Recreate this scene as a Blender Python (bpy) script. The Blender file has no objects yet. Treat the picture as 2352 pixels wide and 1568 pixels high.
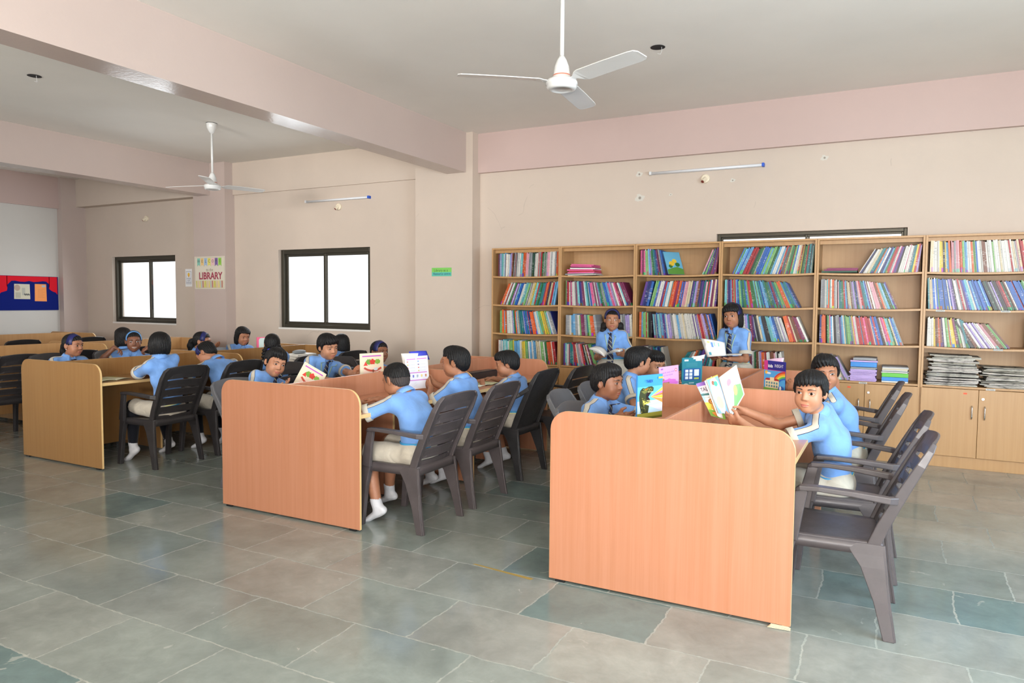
import bpy, math, random
import numpy as np
from mathutils import Vector, Matrix

SC = bpy.context.scene
COL = SC.collection
PI = math.pi
random.seed(7)
RNG = np.random.default_rng(11)

# ------------------------------------------------------------------ camera
CAM_H = 1.42
cam_d = bpy.data.cameras.new('camera')
cam_d.sensor_width = 36.0
cam_d.lens = 36.0 * 1650.0 / 2352.0
cam_d.clip_start = 0.05
cam = bpy.data.objects.new('camera', cam_d)
COL.objects.link(cam)
yaw, pit, rol = math.radians(27.8), math.radians(3.256), math.radians(0.451)
fw = Vector((-math.sin(yaw) * math.cos(pit), math.cos(yaw) * math.cos(pit), -math.sin(pit)))
rt = Vector((math.cos(yaw), math.sin(yaw), 0))
up = rt.cross(fw)
rt2 = math.cos(rol) * rt + math.sin(rol) * up
up2 = -math.sin(rol) * rt + math.cos(rol) * up
m = Matrix((rt2, up2, -fw)).transposed().to_4x4()
m.translation = (0, 0, CAM_H)
cam.matrix_world = m
SC.camera = cam

# ------------------------------------------------------------------ view, sky, lights
SC.view_settings.view_transform = 'Standard'
SC.view_settings.look = 'None'
SC.view_settings.gamma = 1.0
SC.view_settings.exposure = -0.22
SC.view_settings.use_curve_mapping = False
world = bpy.data.worlds.new('sky')
SC.world = world
world.use_nodes = True
bgn = world.node_tree.nodes['Background']
bgn.inputs[0].default_value = (0.93, 0.97, 1.0, 1)
bgn.inputs[1].default_value = 1.9

def area(name, loc, target, sx, sy, power, col, spread=180):
    l = bpy.data.lights.new(name, 'AREA')
    l.shape = 'RECTANGLE'
    l.size, l.size_y = sx, sy
    l.energy = power
    l.color = col
    l.spread = math.radians(spread)
    o = bpy.data.objects.new(name, l)
    COL.objects.link(o)
    o.location = loc
    o.rotation_euler = (Vector(target) - Vector(loc)).to_track_quat('-Z', 'Y').to_euler()
    return o

# daylight from behind and beside the photographer, plus an added fill at rear left
area('window_daylight_rear', (0.8, -2.42, 1.3), (0.4, 0.1, 5.2), 2.8, 1.3, 880, (1.0, 0.98, 0.955))  # tilted up at the ceiling, standing in for bounced flash as well
area('window_daylight_rear_low', (0.6, -2.42, 1.8), (-1.0, 3.3, 0.9), 2.4, 1.3, 20, (1.0, 0.97, 0.93))
area('window_daylight_rear_left', (-5.2, -2.42, 2.3), (-7.0, 7.6, 2.75), 2.2, 0.9, 58, (1.0, 0.975, 0.94), 58)  # added lamp, only there to brighten the back-left wall
area('window_daylight_far_left', (-9.8, -2.42, 1.75), (-12.4, 4.5, 0.9), 2.2, 1.4, 60, (0.88, 0.94, 1.0), 100)
area('window_daylight_right', (2.92, 2.4, 1.65), (0.0, 3.0, 0.0), 2.6, 1.6, 290, (0.60, 0.82, 1.0))
# daylight through the three openings of the back wall
area('window_daylight_back', (-7.0, 7.58, 1.56), (-6.6, 2, 0.4), 1.5, 1.0, 22, (0.92, 0.97, 1.0))
area('window_daylight_back', (-10.87, 7.58, 1.56), (-10.4, 2, 0.4), 1.4, 1.0, 22, (0.92, 0.97, 1.0))

# ------------------------------------------------------------------ materials
MATS = {}
def mat(name, col, rough=0.5, spec=0.5, metal=0.0, trans=0.0):
    if name in MATS:
        return MATS[name]
    M = bpy.data.materials.new(name)
    M.use_nodes = True
    b = M.node_tree.nodes['Principled BSDF']
    b.inputs['Base Color'].default_value = (*col, 1)
    b.inputs['Roughness'].default_value = rough
    b.inputs['Specular IOR Level'].default_value = spec
    b.inputs['Metallic'].default_value = metal
    M.diffuse_color = (*col, 1)
    MATS[name] = M
    return M

def srgb(r, g, b):
    f = lambda c: (c / 255 / 12.92) if c <= 10 else ((c / 255 + 0.055) / 1.055) ** 2.4
    return (f(r), f(g), f(b))

class NT:
    """small helper for node trees"""
    def __init__(s, M):
        s.t = M.node_tree; s.n = s.t.nodes; s.l = s.t.links
        s.b = s.n['Principled BSDF']
    def add(s, typ, **kw):
        n = s.n.new(typ)
        for k, v in kw.items():
            if hasattr(n, k): setattr(n, k, v)
            else: n.inputs[k].default_value = v
        return n
    def link(s, a, b): s.l.new(a, b)
    def coords(s, scale=(1, 1, 1), kind='Object', loc=(0, 0, 0)):
        tc = s.add('ShaderNodeTexCoord'); mp = s.add('ShaderNodeMapping')
        mp.inputs['Scale'].default_value = scale
        mp.inputs['Location'].default_value = loc
        s.link(tc.outputs[kind], mp.inputs['Vector'])
        return mp.outputs['Vector']
    def noise(s, vec, scale, detail=3, rough=0.5, dist=0.0):
        n = s.add('ShaderNodeTexNoise')
        n.inputs['Scale'].default_value = scale; n.inputs['Detail'].default_value = detail
        n.inputs['Roughness'].default_value = rough; n.inputs['Distortion'].default_value = dist
        if vec is not None: s.link(vec, n.inputs['Vector'])
        return n
    def ramp(s, fac, stops, interp='LINEAR'):
        r = s.add('ShaderNodeValToRGB'); r.color_ramp.interpolation = interp
        e = r.color_ramp.elements
        while len(e) < len(stops): e.new(0.5)
        for el, (p, c) in zip(e, stops):
            el.position = p; el.color = (*c, 1) if len(c) == 3 else c
        s.link(fac, r.inputs[0]); return r.outputs[0]
    def mix(s, fac, a, b, mode='MIX'):
        m = s.add('ShaderNodeMix'); m.data_type = 'RGBA'; m.blend_type = mode
        for sock, v in ((m.inputs[0], fac), (m.inputs[6], a), (m.inputs[7], b)):
            if hasattr(v, 'node'): s.link(v, sock)
            elif isinstance(v, (int, float)): sock.default_value = v
            else: sock.default_value = (*v, 1)
        return m.outputs[2]
    def math(s, op, a, b=0.0, c=0.0):
        m = s.add('ShaderNodeMath'); m.operation = op
        for i, v in enumerate((a, b, c)):
            if hasattr(v, 'node'): s.link(v, m.inputs[i])
            else: m.inputs[i].default_value = v
        return m.outputs[0]
    def bump(s, h, strength=0.2, dist=0.01):
        b = s.add('ShaderNodeBump'); b.inputs['Strength'].default_value = strength
        b.inputs['Distance'].default_value = dist
        s.link(h, b.inputs['Height']); s.link(b.outputs[0], s.b.inputs['Normal'])

def laminate(name, base, dark, rough=0.32, axis='z'):
    M = mat(name, base, rough); N = NT(M)
    sc = (34, 34, 0.9) if axis == 'z' else (34, 1.2, 34)
    v = N.coords(sc)
    n1 = N.noise(v, 1.0, 4, 0.55, 0.3)
    v2 = N.coords((150, 150, 2.5) if axis == 'z' else (150, 3, 150))
    n2 = N.noise(v2, 1.0, 2, 0.5)
    f = N.math('ADD', N.math('MULTIPLY', n1.outputs[0], 0.7), N.math('MULTIPLY', n2.outputs[0], 0.3))
    N.link(N.ramp(f, [(0.33, dark), (0.62, base)]), N.b.inputs['Base Color'])
    return M

def plaster(name, col, var=0.05, rough=0.55, cracks=False):
    M = mat(name, col, rough, 0.35); N = NT(M)
    v = N.coords()
    n = N.noise(v, 0.9, 4, 0.6)
    d = tuple(c * (1 - var * 1.6) for c in col); l = tuple(min(1, c * (1 + var)) for c in col)
    out = N.ramp(n.outputs[0], [(0.3, d), (0.7, l)])
    n2 = N.noise(v, 45, 3)
    N.bump(n2.outputs[0], 0.06, 0.01)
    if cracks:
        vn = N.noise(v, 1.6, 3)
        vv = N.add('ShaderNodeVectorMath'); vv.operation = 'MULTIPLY_ADD'
        N.link(vn.outputs['Color'], vv.inputs[0]); vv.inputs[1].default_value = (0.5, 0.5, 0.5); N.link(v, vv.inputs[2])
        vo = N.add('ShaderNodeTexVoronoi'); vo.feature = 'DISTANCE_TO_EDGE'; vo.inputs['Scale'].default_value = 0.85
        N.link(vv.outputs[0], vo.inputs['Vector'])
        line = N.math('LESS_THAN', vo.outputs['Distance'], 0.003)
        patch = N.math('GREATER_THAN', N.noise(v, 1.3, 2).outputs[0], 0.60)
        out = N.mix(N.math('MULTIPLY', N.math('MULTIPLY', line, patch), 0.24), out, tuple(c * 0.55 for c in col))
    N.link(out, N.b.inputs['Base Color'])
    return M

WALL = plaster('wall_paint', srgb(202, 187, 173), 0.03, 0.5, True)
WALLP = plaster('beam_paint_pink', srgb(194, 171, 164), 0.02, 0.45)
BEAM = plaster('beam_paint', srgb(192, 175, 167), 0.02, 0.15)
CEIL = plaster('ceiling_paint', srgb(236, 232, 224), 0.025, 0.6)
WHITEW = plaster('left_wall_paint', srgb(208, 204, 198), 0.02, 0.5)
LAM = laminate('peach_laminate', (0.505, 0.226, 0.131), (0.458, 0.192, 0.10))
LAMH = laminate('desk_laminate', (0.53, 0.238, 0.136), (0.48, 0.205, 0.106), 0.28, 'y')
EDGE = mat('edge_band', srgb(222, 186, 128), 0.4)
CASE = laminate('beech_laminate', (0.49, 0.28, 0.118), (0.44, 0.24, 0.094), 0.38)
CASEI = laminate('beech_inside', (0.49, 0.295, 0.14), (0.445, 0.26, 0.115), 0.45)
BLACK = mat('black_plastic', (0.012, 0.012, 0.013), 0.4)
ALU = mat('dark_aluminium', srgb(74, 70, 60), 0.42, 0.5, 0.55)
STEEL = mat('steel', (0.62, 0.62, 0.62), 0.25, 0.5, 1.0)
WHITEP = mat('white_enamel', (0.66, 0.66, 0.645), 0.25)
PAPER = mat('paper', (0.82, 0.80, 0.76), 0.7, 0.2)

def plastic(name, col, rough=0.36):
    M = mat(name, col, rough); N = NT(M)
    v = N.coords()
    n = N.noise(v, 9, 5, 0.7)
    N.link(N.ramp(n.outputs[0], [(0.35, tuple(c * 0.85 for c in col)), (0.62, col), (0.8, tuple(c * 1.25 for c in col))]), N.b.inputs['Base Color'])
    N.link(N.ramp(n.outputs[0], [(0.3, (rough * .8,) * 3), (0.8, (rough * 1.4,) * 3)]), N.b.inputs['Roughness'])
    N.bump(N.noise(v, 600, 1).outputs[0], 0.05, 0.001)
    return M
PBROWN = plastic('brown_plastic', srgb(79, 72, 73))
PBLACK = plastic('dark_plastic', srgb(50, 47, 48))
PGREY = plastic('grey_plastic', srgb(94, 94, 97), 0.42)

def floor_mat():
    M = mat('kota_stone', (0.3, 0.32, 0.3), 0.2); N = NT(M)
    tc = N.add('ShaderNodeTexCoord')
    wob = N.noise(None, 3.0, 5, 0.65); N.link(tc.outputs['Object'], wob.inputs['Vector'])
    va = N.add('ShaderNodeVectorMath'); va.operation = 'MULTIPLY_ADD'
    N.link(wob.outputs['Color'], va.inputs[0]); va.inputs[1].default_value = (0.05, 0.04, 0); N.link(tc.outputs['Object'], va.inputs[2])
    wob2 = N.noise(None, 14.0, 4, 0.7); N.link(tc.outputs['Object'], wob2.inputs['Vector'])
    va2 = N.add('ShaderNodeVectorMath'); va2.operation = 'MULTIPLY_ADD'
    N.link(wob2.outputs['Color'], va2.inputs[0]); va2.inputs[1].default_value = (0.022, 0.020, 0); N.link(va.outputs[0], va2.inputs[2]); va = va2
    mp = N.add('ShaderNodeMapping'); mp.inputs['Location'].default_value = (20.0 - 0.135, 20.0 - 0.2925 + .38, 0); N.link(va.outputs[0], mp.inputs[0])
    def brick(mort, c1, c2, cm):
        b = N.add('ShaderNodeTexBrick'); b.offset = 0.45; b.offset_frequency = 2
        b.inputs['Scale'].default_value = 1.0; b.inputs['Brick Width'].default_value = 0.585; b.inputs['Row Height'].default_value = 0.425
        b.inputs['Mortar Size'].default_value = mort; b.inputs['Mortar Smooth'].default_value = 0.35; b.inputs['Bias'].default_value = 0.0
        b.inputs['Color1'].default_value = (*c1, 1); b.inputs['Color2'].default_value = (*c2, 1); b.inputs['Mortar'].default_value = (*cm, 1)
        N.link(mp.outputs[0], b.inputs['Vector']); return b
    bk = brick(0.0045, (0, 0, 0), (1, 1, 1), (0.5, 0.5, 0.5))
    tone = N.ramp(bk.outputs['Color'], [(0.0, srgb(119, 128, 122)), (0.3, srgb(139, 143, 136)), (0.55, srgb(127, 135, 129)), (0.8, srgb(138, 138, 131)), (1.0, srgb(101, 121, 119))])
    v = tc.outputs['Object']
    n1 = N.noise(v, 2.3, 6, 0.62, 0.4); n2 = N.noise(v, 11, 6, 0.7, 0.6)
    c = N.mix(0.75, tone, N.ramp(n1.outputs[0], [(0.3, (0.36, 0.36, 0.36)), (0.7, (0.66, 0.66, 0.66))]), 'OVERLAY')
    c = N.mix(0.35, c, N.ramp(n2.outputs[0], [(0.3, (0.33, 0.33, 0.33)), (0.72, (0.65, 0.65, 0.65))]), 'OVERLAY')
    sp = N.noise(v, 6.5, 4, 0.55, 1.2)
    c = N.mix(N.ramp(sp.outputs[0], [(0.69, (0, 0, 0)), (0.72, (0.55,) * 3)]), c, srgb(176, 178, 168))
    mortw = N.noise(v, 30, 3)
    c = N.mix(N.math('MULTIPLY', bk.outputs['Fac'], N.ramp(mortw.outputs[0], [(0.3, (0.06,) * 3), (0.72, (0.5,) * 3)])), c, srgb(190, 186, 174))
    N.link(c, N.b.inputs['Base Color'])
    r = N.ramp(n2.outputs[0], [(0.3, (0.09,) * 3), (0.75, (0.22,) * 3)])
    N.link(N.mix(bk.outputs['Fac'], r, (0.6, 0.6, 0.6)), N.b.inputs['Roughness'])
    N.b.inputs['Specular IOR Level'].default_value = 0.55
    h = N.math('SUBTRACT', N.math('MULTIPLY', n1.outputs[0], 0.5), N.math('MULTIPLY', bk.outputs['Fac'], 0.5))
    N.bump(h, 0.09, 0.01)
    return M
FLOOR = floor_mat()

# ------------------------------------------------------------------ mesh helpers
class MB:
    """collects shapes, then builds ONE mesh object"""
    def __init__(s): s.v = []; s.f = []; s.m = []
    def add(s, verts, faces, mi=0):
        o = len(s.v); s.v += [tuple(p) for p in verts]
        for f in faces: s.f.append(tuple(i + o for i in f)); s.m.append(mi)
        return s
    def box(s, x0, x1, y0, y1, z0, z1, mi=0, M=None):
        p = [(x, y, z) for z in (z0, z1) for y in (y0, y1) for x in (x0, x1)]
        if M is not None: p = [M @ Vector(q) for q in p]
        return s.add(p, [(0, 2, 3, 1), (4, 5, 7, 6), (0, 1, 5, 4), (2, 6, 7, 3), (0, 4, 6, 2), (1, 3, 7, 5)], mi)
    def prism(s, poly, fr, d0, d1, mi=0, side=None):
        """poly 2D, fr(u,v,w)->point, extruded from w=d0 to d1"""
        n = len(poly)
        p = [fr(u, v, d0) for u, v in poly] + [fr(u, v, d1) for u, v in poly]
        s.add(p, [tuple(range(n))[::-1], tuple(range(n, 2 * n))], mi)
        o = len(s.v) - 2 * n
        for i in range(n):
            j = (i + 1) % n
            s.f.append((o + i, o + j, o + n + j, o + n + i)); s.m.append(mi if side is None else side)
        return s
    def tube(s, path, rad, n=10, mi=0, cap=True):
        P = [Vector(p) for p in path]
        rr = rad if isinstance(rad, (list, tuple)) else [rad] * len(P)
        t0 = (P[1] - P[0]).normalized()
        a = t0.orthogonal().normalized(); rings = []
        for i, p in enumerate(P):
            t = (P[min(i + 1, len(P) - 1)] - P[max(i - 1, 0)]).normalized()
            a = (a - t * a.dot(t)).normalized(); b = t.cross(a)
            rings.append([p + (a * math.cos(2 * PI * k / n) + b * math.sin(2 * PI * k / n)) * rr[i] for k in range(n)])
        return s.loft(rings, mi, cap)
    def loft(s, rings, mi=0, cap=True, closed=True):
        n = len(rings[0]); o = len(s.v)
        for r in rings: s.v += [tuple(p) for p in r]
        for i in range(len(rings) - 1):
            for k in range(n if closed else n - 1):
                k2 = (k + 1) % n
                s.f.append((o + i * n + k, o + i * n + k2, o + (i + 1) * n + k2, o + (i + 1) * n + k)); s.m.append(mi)
        if cap and closed:
            s.f.append(tuple(o + k for k in range(n))[::-1]); s.m.append(mi)
            e = o + (len(rings) - 1) * n
            s.f.append(tuple(e + k for k in range(n))); s.m.append(mi)
        return s
    def lathe(s, prof, c=(0, 0, 0), n=28, mi=0):
        rings = [[(c[0] + r * math.cos(2 * PI * k / n), c[1] + r * math.sin(2 * PI * k / n), c[2] + z) for k in range(n)] for r, z in prof]
        return s.loft(rings, mi)
    def build(s, name, mats, parent=None, smooth=False, bevel=0.0, seg=2, loc=None, rot=None, sub=0, solid=0.0, weld=0):
        me = bpy.data.meshes.new(name)
        me.from_pydata(s.v, [], s.f)
        if not isinstance(mats, (list, tuple)): mats = [mats]
        for m_ in mats: me.materials.append(m_)
        me.polygons.foreach_set('material_index', s.m)
        if smooth: me.polygons.foreach_set('use_smooth', [True] * len(s.f))
        me.update()
        o = bpy.data.objects.new(name, me); COL.objects.link(o)
        if loc is not None: o.location = loc
        if rot is not None: o.rotation_euler = rot
        if parent is not None: o.parent = parent
        if solid:
            md = o.modifiers.new('solid', 'SOLIDIFY'); md.thickness = solid; md.offset = 0
        if sub:
            md = o.modifiers.new('sub', 'SUBSURF'); md.levels = sub; md.render_levels = sub
        if bevel:
            md = o.modifiers.new('bevel', 'BEVEL'); md.width = bevel; md.segments = seg; md.limit_method = 'ANGLE'; md.angle_limit = math.radians(40)
            md.harden_normals = False
        return o

def tag(o, label=None, cat=None, group=None, kind=None):
    if label: o['label'] = label
    if cat: o['category'] = cat
    if group: o['group'] = group
    if kind: o['kind'] = kind
    return o
def empty(name, loc, rz=0.0, label=None, cat=None, group=None):
    o = bpy.data.objects.new(name, None); COL.objects.link(o)
    o.location = loc; o.rotation_euler = (0, 0, rz); o.empty_display_size = 0.1
    return tag(o, label, cat, group)
def copy_tree(o, parent=None):
    c = o.copy(); COL.objects.link(c)
    if parent is not None: c.parent = parent
    for ch in list(o.children): copy_tree(ch, c)
    return c
def struct(mb, name, m_, **k):
    o = mb.build(name, m_, **k); o['kind'] = 'structure'; return o
def text_mb(txt, size, fr, mi=0, mb=None, depth=0.0006, align='CENTER', bold=0.0, squash=1.0):
    """lettering as real mesh, laid out on frame fr(u,v,w)"""
    cu = bpy.data.curves.new('t', 'FONT'); cu.body = txt; cu.size = size; cu.align_x = align; cu.align_y = 'CENTER'
    cu.resolution_u = 3; cu.offset = bold
    ob = bpy.data.objects.new('t', cu)
    COL.objects.link(ob)
    dg = bpy.context.evaluated_depsgraph_get()
    me = bpy.data.meshes.new_from_object(ob.evaluated_get(dg))
    mb = mb or MB()
    mb.add([fr(v.co.x * squash, v.co.y, depth) for v in me.vertices], [tuple(p.vertices) for p in me.polygons], mi)
    bpy.data.objects.remove(ob); bpy.data.curves.remove(cu); bpy.data.meshes.remove(me)
    return mb
def rrect(x0, x1, y0, y1, r, n=6, corners=(1, 1, 1, 1)):
    """rounded rectangle; corners: bl, br, tr, tl"""
    out = []
    for (cx, cy, a0, on) in ((x0, y0, PI, corners[0]), (x1, y0, 1.5 * PI, corners[1]), (x1, y1, 0, corners[2]), (x0, y1, PI / 2, corners[3])):
        if not on: out.append((cx, cy)); continue
        ox = cx + (r if cx == x0 else -r); oy = cy + (r if cy == y0 else -r)
        for k in range(n + 1):
            a = a0 + PI / 2 * k / n
            out.append((ox + r * math.cos(a), oy + r * math.sin(a)))
    return out

# ------------------------------------------------------------------ room shell
XL, XR, YB, YF, ZC = -12.488, 3.0, 7.62, -2.5, 3.42
struct(MB().box(XL - .2, XR + .2, YF - .2, YB + .2, -0.12, 0), 'floor', FLOOR)
struct(MB().box(XL - .2, XR + .2, YF - .2, YB + .2, ZC, ZC + .15), 'ceiling', CEIL)
def wall_holes(name, axis, pos, thick, a0, a1, z0, z1, holes, m_):
    """wall in plane axis=pos, extending outward by thick; holes = (a0,a1,z0,z1) sorted"""
    mb = MB()
    def bx(p, q, r, t):
        if q - p < 1e-4 or t - r < 1e-4: return
        lo, hi = sorted((pos, pos + thick))
        if axis == 'y': mb.box(p, q, lo, hi, r, t)
        else: mb.box(lo, hi, p, q, r, t)
    c = a0
    for (h0, h1, r, t) in holes:
        bx(c, h0, z0, z1); bx(h0, h1, z0, r); bx(h0, h1, t, z1); c = h1
    bx(c, a1, z0, z1)
    return struct(mb, name, m_)
W1 = (-11.66, -10.06, 1.012, 2.10); W2 = (-7.83, -6.165, 1.01, 2.12); W3 = (-1.63, 0.108, 1.0, 2.126)
wall_holes('wall_back', 'y', YB, 0.2, XL - .2, XR + .2, 0, ZC, [W1, W2, W3], WALL)
wall_holes('wall_front', 'y', YF, -0.2, XL - .2, XR + .2, 0, ZC, [(-6.3, -4.1, 1.85, 2.75), (-0.8, 2.0, 1.0, 2.5)], WALL)  # left opening added to go with the rear-left fill lamp
wall_holes('wall_right', 'x', XR, 0.2, YF, YB, 0, ZC, [(1.0, 3.8, 0.8, 2.5)], WALL)
wall_holes('wall_left', 'x', XL, -0.2, YF, YB, 0, ZC, [], WHITEW)
# beams and columns
struct(MB().box(-4.835, -4.565, YF, 7.44, 2.95, ZC), 'trim_1', BEAM)
struct(MB().box(-9.30, -9.03, YF, 7.445, 2.95, ZC), 'trim_2', BEAM)
struct(MB().box(-4.472, XR, 7.565, YB, 2.953, ZC), 'trim_3', WALLP)
struct(MB().box(-8.715, -5.30, 7.59, YB, 2.953, ZC), 'trim_4', WALL)
struct(MB().box(XL, -9.40, 7.46, YB, 2.953, ZC), 'trim_5', WALL)
struct(MB().box(XL, XL + .05, YF, 7.212, 2.90, ZC), 'trim_6', WALLP)
struct(MB().box(-5.302, -4.472, 7.44, YB, 0, ZC), 'trim_7', WALL)
struct(MB().box(-9.40, -8.715, 7.445, YB, 0, ZC), 'trim_8', BEAM)
struct(MB().box(XL, -12.365, 7.212, YB, 0, ZC), 'trim_9', BEAM)

# windows
GLASS = bpy.data.materials.new('window_glass'); GLASS.use_nodes = True
_t = GLASS.node_tree; _t.nodes.clear()
_o = _t.nodes.new('ShaderNodeOutputMaterial'); _mx = _t.nodes.new('ShaderNodeMixShader'); _tr = _t.nodes.new('ShaderNodeBsdfTransparent'); _gl = _t.nodes.new('ShaderNodeBsdfGlossy')
_gl.inputs['Roughness'].default_value = 0.03; _mx.inputs[0].default_value = 0.06
_t.links.new(_tr.outputs[0], _mx.inputs[1]); _t.links.new(_gl.outputs[0], _mx.inputs[2]); _t.links.new(_mx.outputs[0], _o.inputs[0])
SILL = plaster('white_reveal', srgb(226, 222, 216), 0.01)
def window(i, W, mull):
    x0, x1, z0, z1 = W
    y0, y1 = YB + 0.05, YB + 0.13
    f = 0.055 if i < 3 else 0.030
    mb = MB()
    mb.box(x0, x0 + f, y0, y1, z0, z1); mb.box(x1 - f, x1, y0, y1, z0, z1)
    mb.box(x0 + f, x1 - f, y0, y1, z1 - f * 1.1, z1); mb.box(x0 + f, x1 - f, y0, y1, z0, z0 + f * .9)
    w = struct(mb, 'window_%d' % i, ALU, bevel=0.004)
    for k, (a, b, yy) in enumerate(((x0 + f, mull + .02, y0 + .045), (mull - .02, x1 - f, y0 + .018))):
        s = MB(); t = 0.036 if i < 3 else 0.020
        zz0, zz1 = z0 + f * .9, z1 - f * 1.1
        s.box(a, a + t, yy, yy + .02, zz0, zz1); s.box(b - t, b, yy, yy + .02, zz0, zz1)
        s.box(a + t, b - t, yy, yy + .02, zz0, zz0 + t); s.box(a + t, b - t, yy, yy + .02, zz1 - t, zz1)
        sa = s.build('sash', ALU, w, bevel=0.003)
        MB().box(a + t, b - t, yy + .008, yy + .012, zz0 + t, zz1 - t).build('pane', GLASS, sa)
    MB().box(x0, x1, YB - .012, YB + .05, z0 - .025, z0).build('window_sill', SILL, w)
window(1, W1, -10.78); window(2, W2, -7.02); window(3, W3, -0.76)
# ------------------------------------------------------------------ ceiling fans
def make_fan():
    root = empty('ceiling_fan', (0, 0, 0))
    MB().lathe([(0.0, 0.0), (0.058, 0.0), (0.060, -0.012), (0.052, -0.055), (0.03, -0.10), (0.014, -0.118), (0.0, -0.118)]).build('canopy', WHITEP, root, smooth=True)
    MB().lathe([(0.0, 0.004), (0.061, 0.004), (0.061, -0.004), (0.0, -0.004)]).build('canopy_gasket', BLACK, root)
    MB().lathe([(0.0, -0.1), (0.0125, -0.1), (0.0125, -0.60), (0.0, -0.60)], n=14).build('rod', WHITEP, root, smooth=True)
    h = MB().lathe([(0.0, -0.555), (0.014, -0.556), (0.030, -0.585), (0.043, -0.62), (0.049, -0.665), (0.050, -0.672), (0.060, -0.690), (0.088, -0.700), (0.094, -0.712), (0.095, -0.724), (0.088, -0.730), (0.090, -0.742), (0.080, -0.752), (0.058, -0.757), (0.055, -0.753), (0.0, -0.762)], n=40).build('motor_housing', WHITEP, root, smooth=True)
    MB().lathe([(0.0505, -0.668), (0.0525, -0.672), (0.0525, -0.682), (0.0505, -0.684)], n=36).build('red_band', mat('fan_band', srgb(190, 120, 100), .5), h)
    for k in range(3):
        a = math.radians(k * 120)
        R = Matrix.Rotation(a, 4, 'Z') @ Matrix.Translation((0, 0, -0.712))
        mb = MB(); rings = []
        for (x, w0, w1, tw, dz) in ((0.055, -.022, .022, 0, 0), (0.11, -.022, .022, 0, .006), (0.145, -.045, .060, .16, .010), (0.17, -.052, .068, .20, .011), (0.35, -.056, .066, .19, .012), (0.56, -.060, .062, .17, .010), (0.60, -.055, .056, .17, .010), (0.618, -.035, .036, .17, .009)):
            ring = []
            for (w, t) in ((w0, -.0025), (w1, -.0025), (w1, .0025), (w0, .0025)):
                ring.append(R @ Vector((x, w, dz - w * math.tan(tw) + t)))
            rings.append(ring)
        mb.loft(rings).build('blade', WHITEP, root, bevel=0.001)
    return root
fan = make_fan(); fan.location = (-1.77, 3.96, ZC); fan.rotation_euler.z = math.radians(97)
fan['label'] = 'large white three-bladed ceiling fan in front of the beam, nearest the camera'; fan['category'] = 'ceiling fan'; fan['group'] = 'ceiling fans'
f2 = copy_tree(fan); f2.location = (-6.958, 5.777, ZC); f2.rotation_euler.z = math.radians(72)
f2['label'] = 'smaller-looking white ceiling fan in the bay left of the long beam'
HOLE = mat('ceiling_hole', (0.015, 0.012, 0.012), 0.8)
for i, (x, y) in enumerate(((-1.695, 5.636), (-6.943, 3.843))):
    o = MB().lathe([(0.0, -.001), (0.055, -.001), (0.058, -.003), (0.055, -0.004), (0.0, -0.002)], n=24).build('ceiling_opening', HOLE, loc=(x, y, ZC))
    MB().tube([(0.03, 0, 0), (0.034, 0, -.03), (0.02, .01, -.055), (0.0, .0, -.05)], 0.0016, 6).build('wire', WHITEP, o)
    tag(o, ['round dark hole cut in the ceiling to the right of the near fan', 'round dark hole cut in the ceiling far left behind the long beam'][i], 'ceiling hole', 'ceiling openings')

# ------------------------------------------------------------------ tube lights and bulb holders
TUBE = mat('unlit_tube', (0.75, 0.77, 0.80), 0.3); BLUEC = mat('blue_cap', srgb(40, 90, 200), .4)
for i, (xa, xb, z) in enumerate(((-2.345, -1.17, 2.793), (-7.267, -6.147, 2.77))):
    r = empty('tube_light', ((xa + xb) / 2, YB, z), 0, ['unlit tube light batten high above the bookcases', 'unlit tube light batten above the middle window'][i], 'tube light', 'tube lights')
    w = (xb - xa) / 2
    MB().box(-w, w, -.028, 0, -.014, .016).build('batten', mat('batten_white', (0.72, .73, .75), .4), r, bevel=.004)
    MB().tube([(-w + .02, -.042, -.002), (w - .02, -.042, -.002)], 0.0125, 14).build('tube', TUBE, r, smooth=True)
    MB().box(w - .022, w + .002, -.056, 0, -.018, .018).build('end_cap', BLUEC, r, bevel=.003)
    MB().box(-w - .002, -w + .022, -.056, 0, -.018, .018).build('end_cap', mat('cap_white', (.7, .7, .7), .4), r, bevel=.003)
HOLD = mat('ivory_plastic', srgb(226, 214, 190), .4); REDP = mat('dull_red', srgb(120, 50, 40), .5)
for i, (x, z) in enumerate(((-1.755, 2.70), (-6.692, 2.675), (-10.735, 2.70))):
    r = empty('bulb_holder', (x, YB, z), 0, ['ivory angled bulb holder under the tube light above the bookcases', 'ivory angled bulb holder under the tube light over the middle window', 'empty angled bulb holder alone above the left window'][i], 'bulb holder', 'bulb holders')
    MB().tube([(0, 0, 0), (0, -.02, 0), (0, -.024, 0)], [.045, .045, .035], 20).build('base', HOLD, r, smooth=False, bevel=.002)
    d = Vector((-.35, -.75, -.7)).normalized()
    MB().tube([Vector((0, -.015, 0)), Vector((0, -.02, 0)) + d * .02, Vector((0, -.02, 0)) + d * .055], [.022, .02, .022], 16).build('socket', HOLD, r, smooth=False)
    MB().tube([Vector((0, -.02, 0)) + d * .05, Vector((0, -.02, 0)) + d * .058], [.016, .016], 14).build('socket_mouth', REDP, r)

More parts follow.
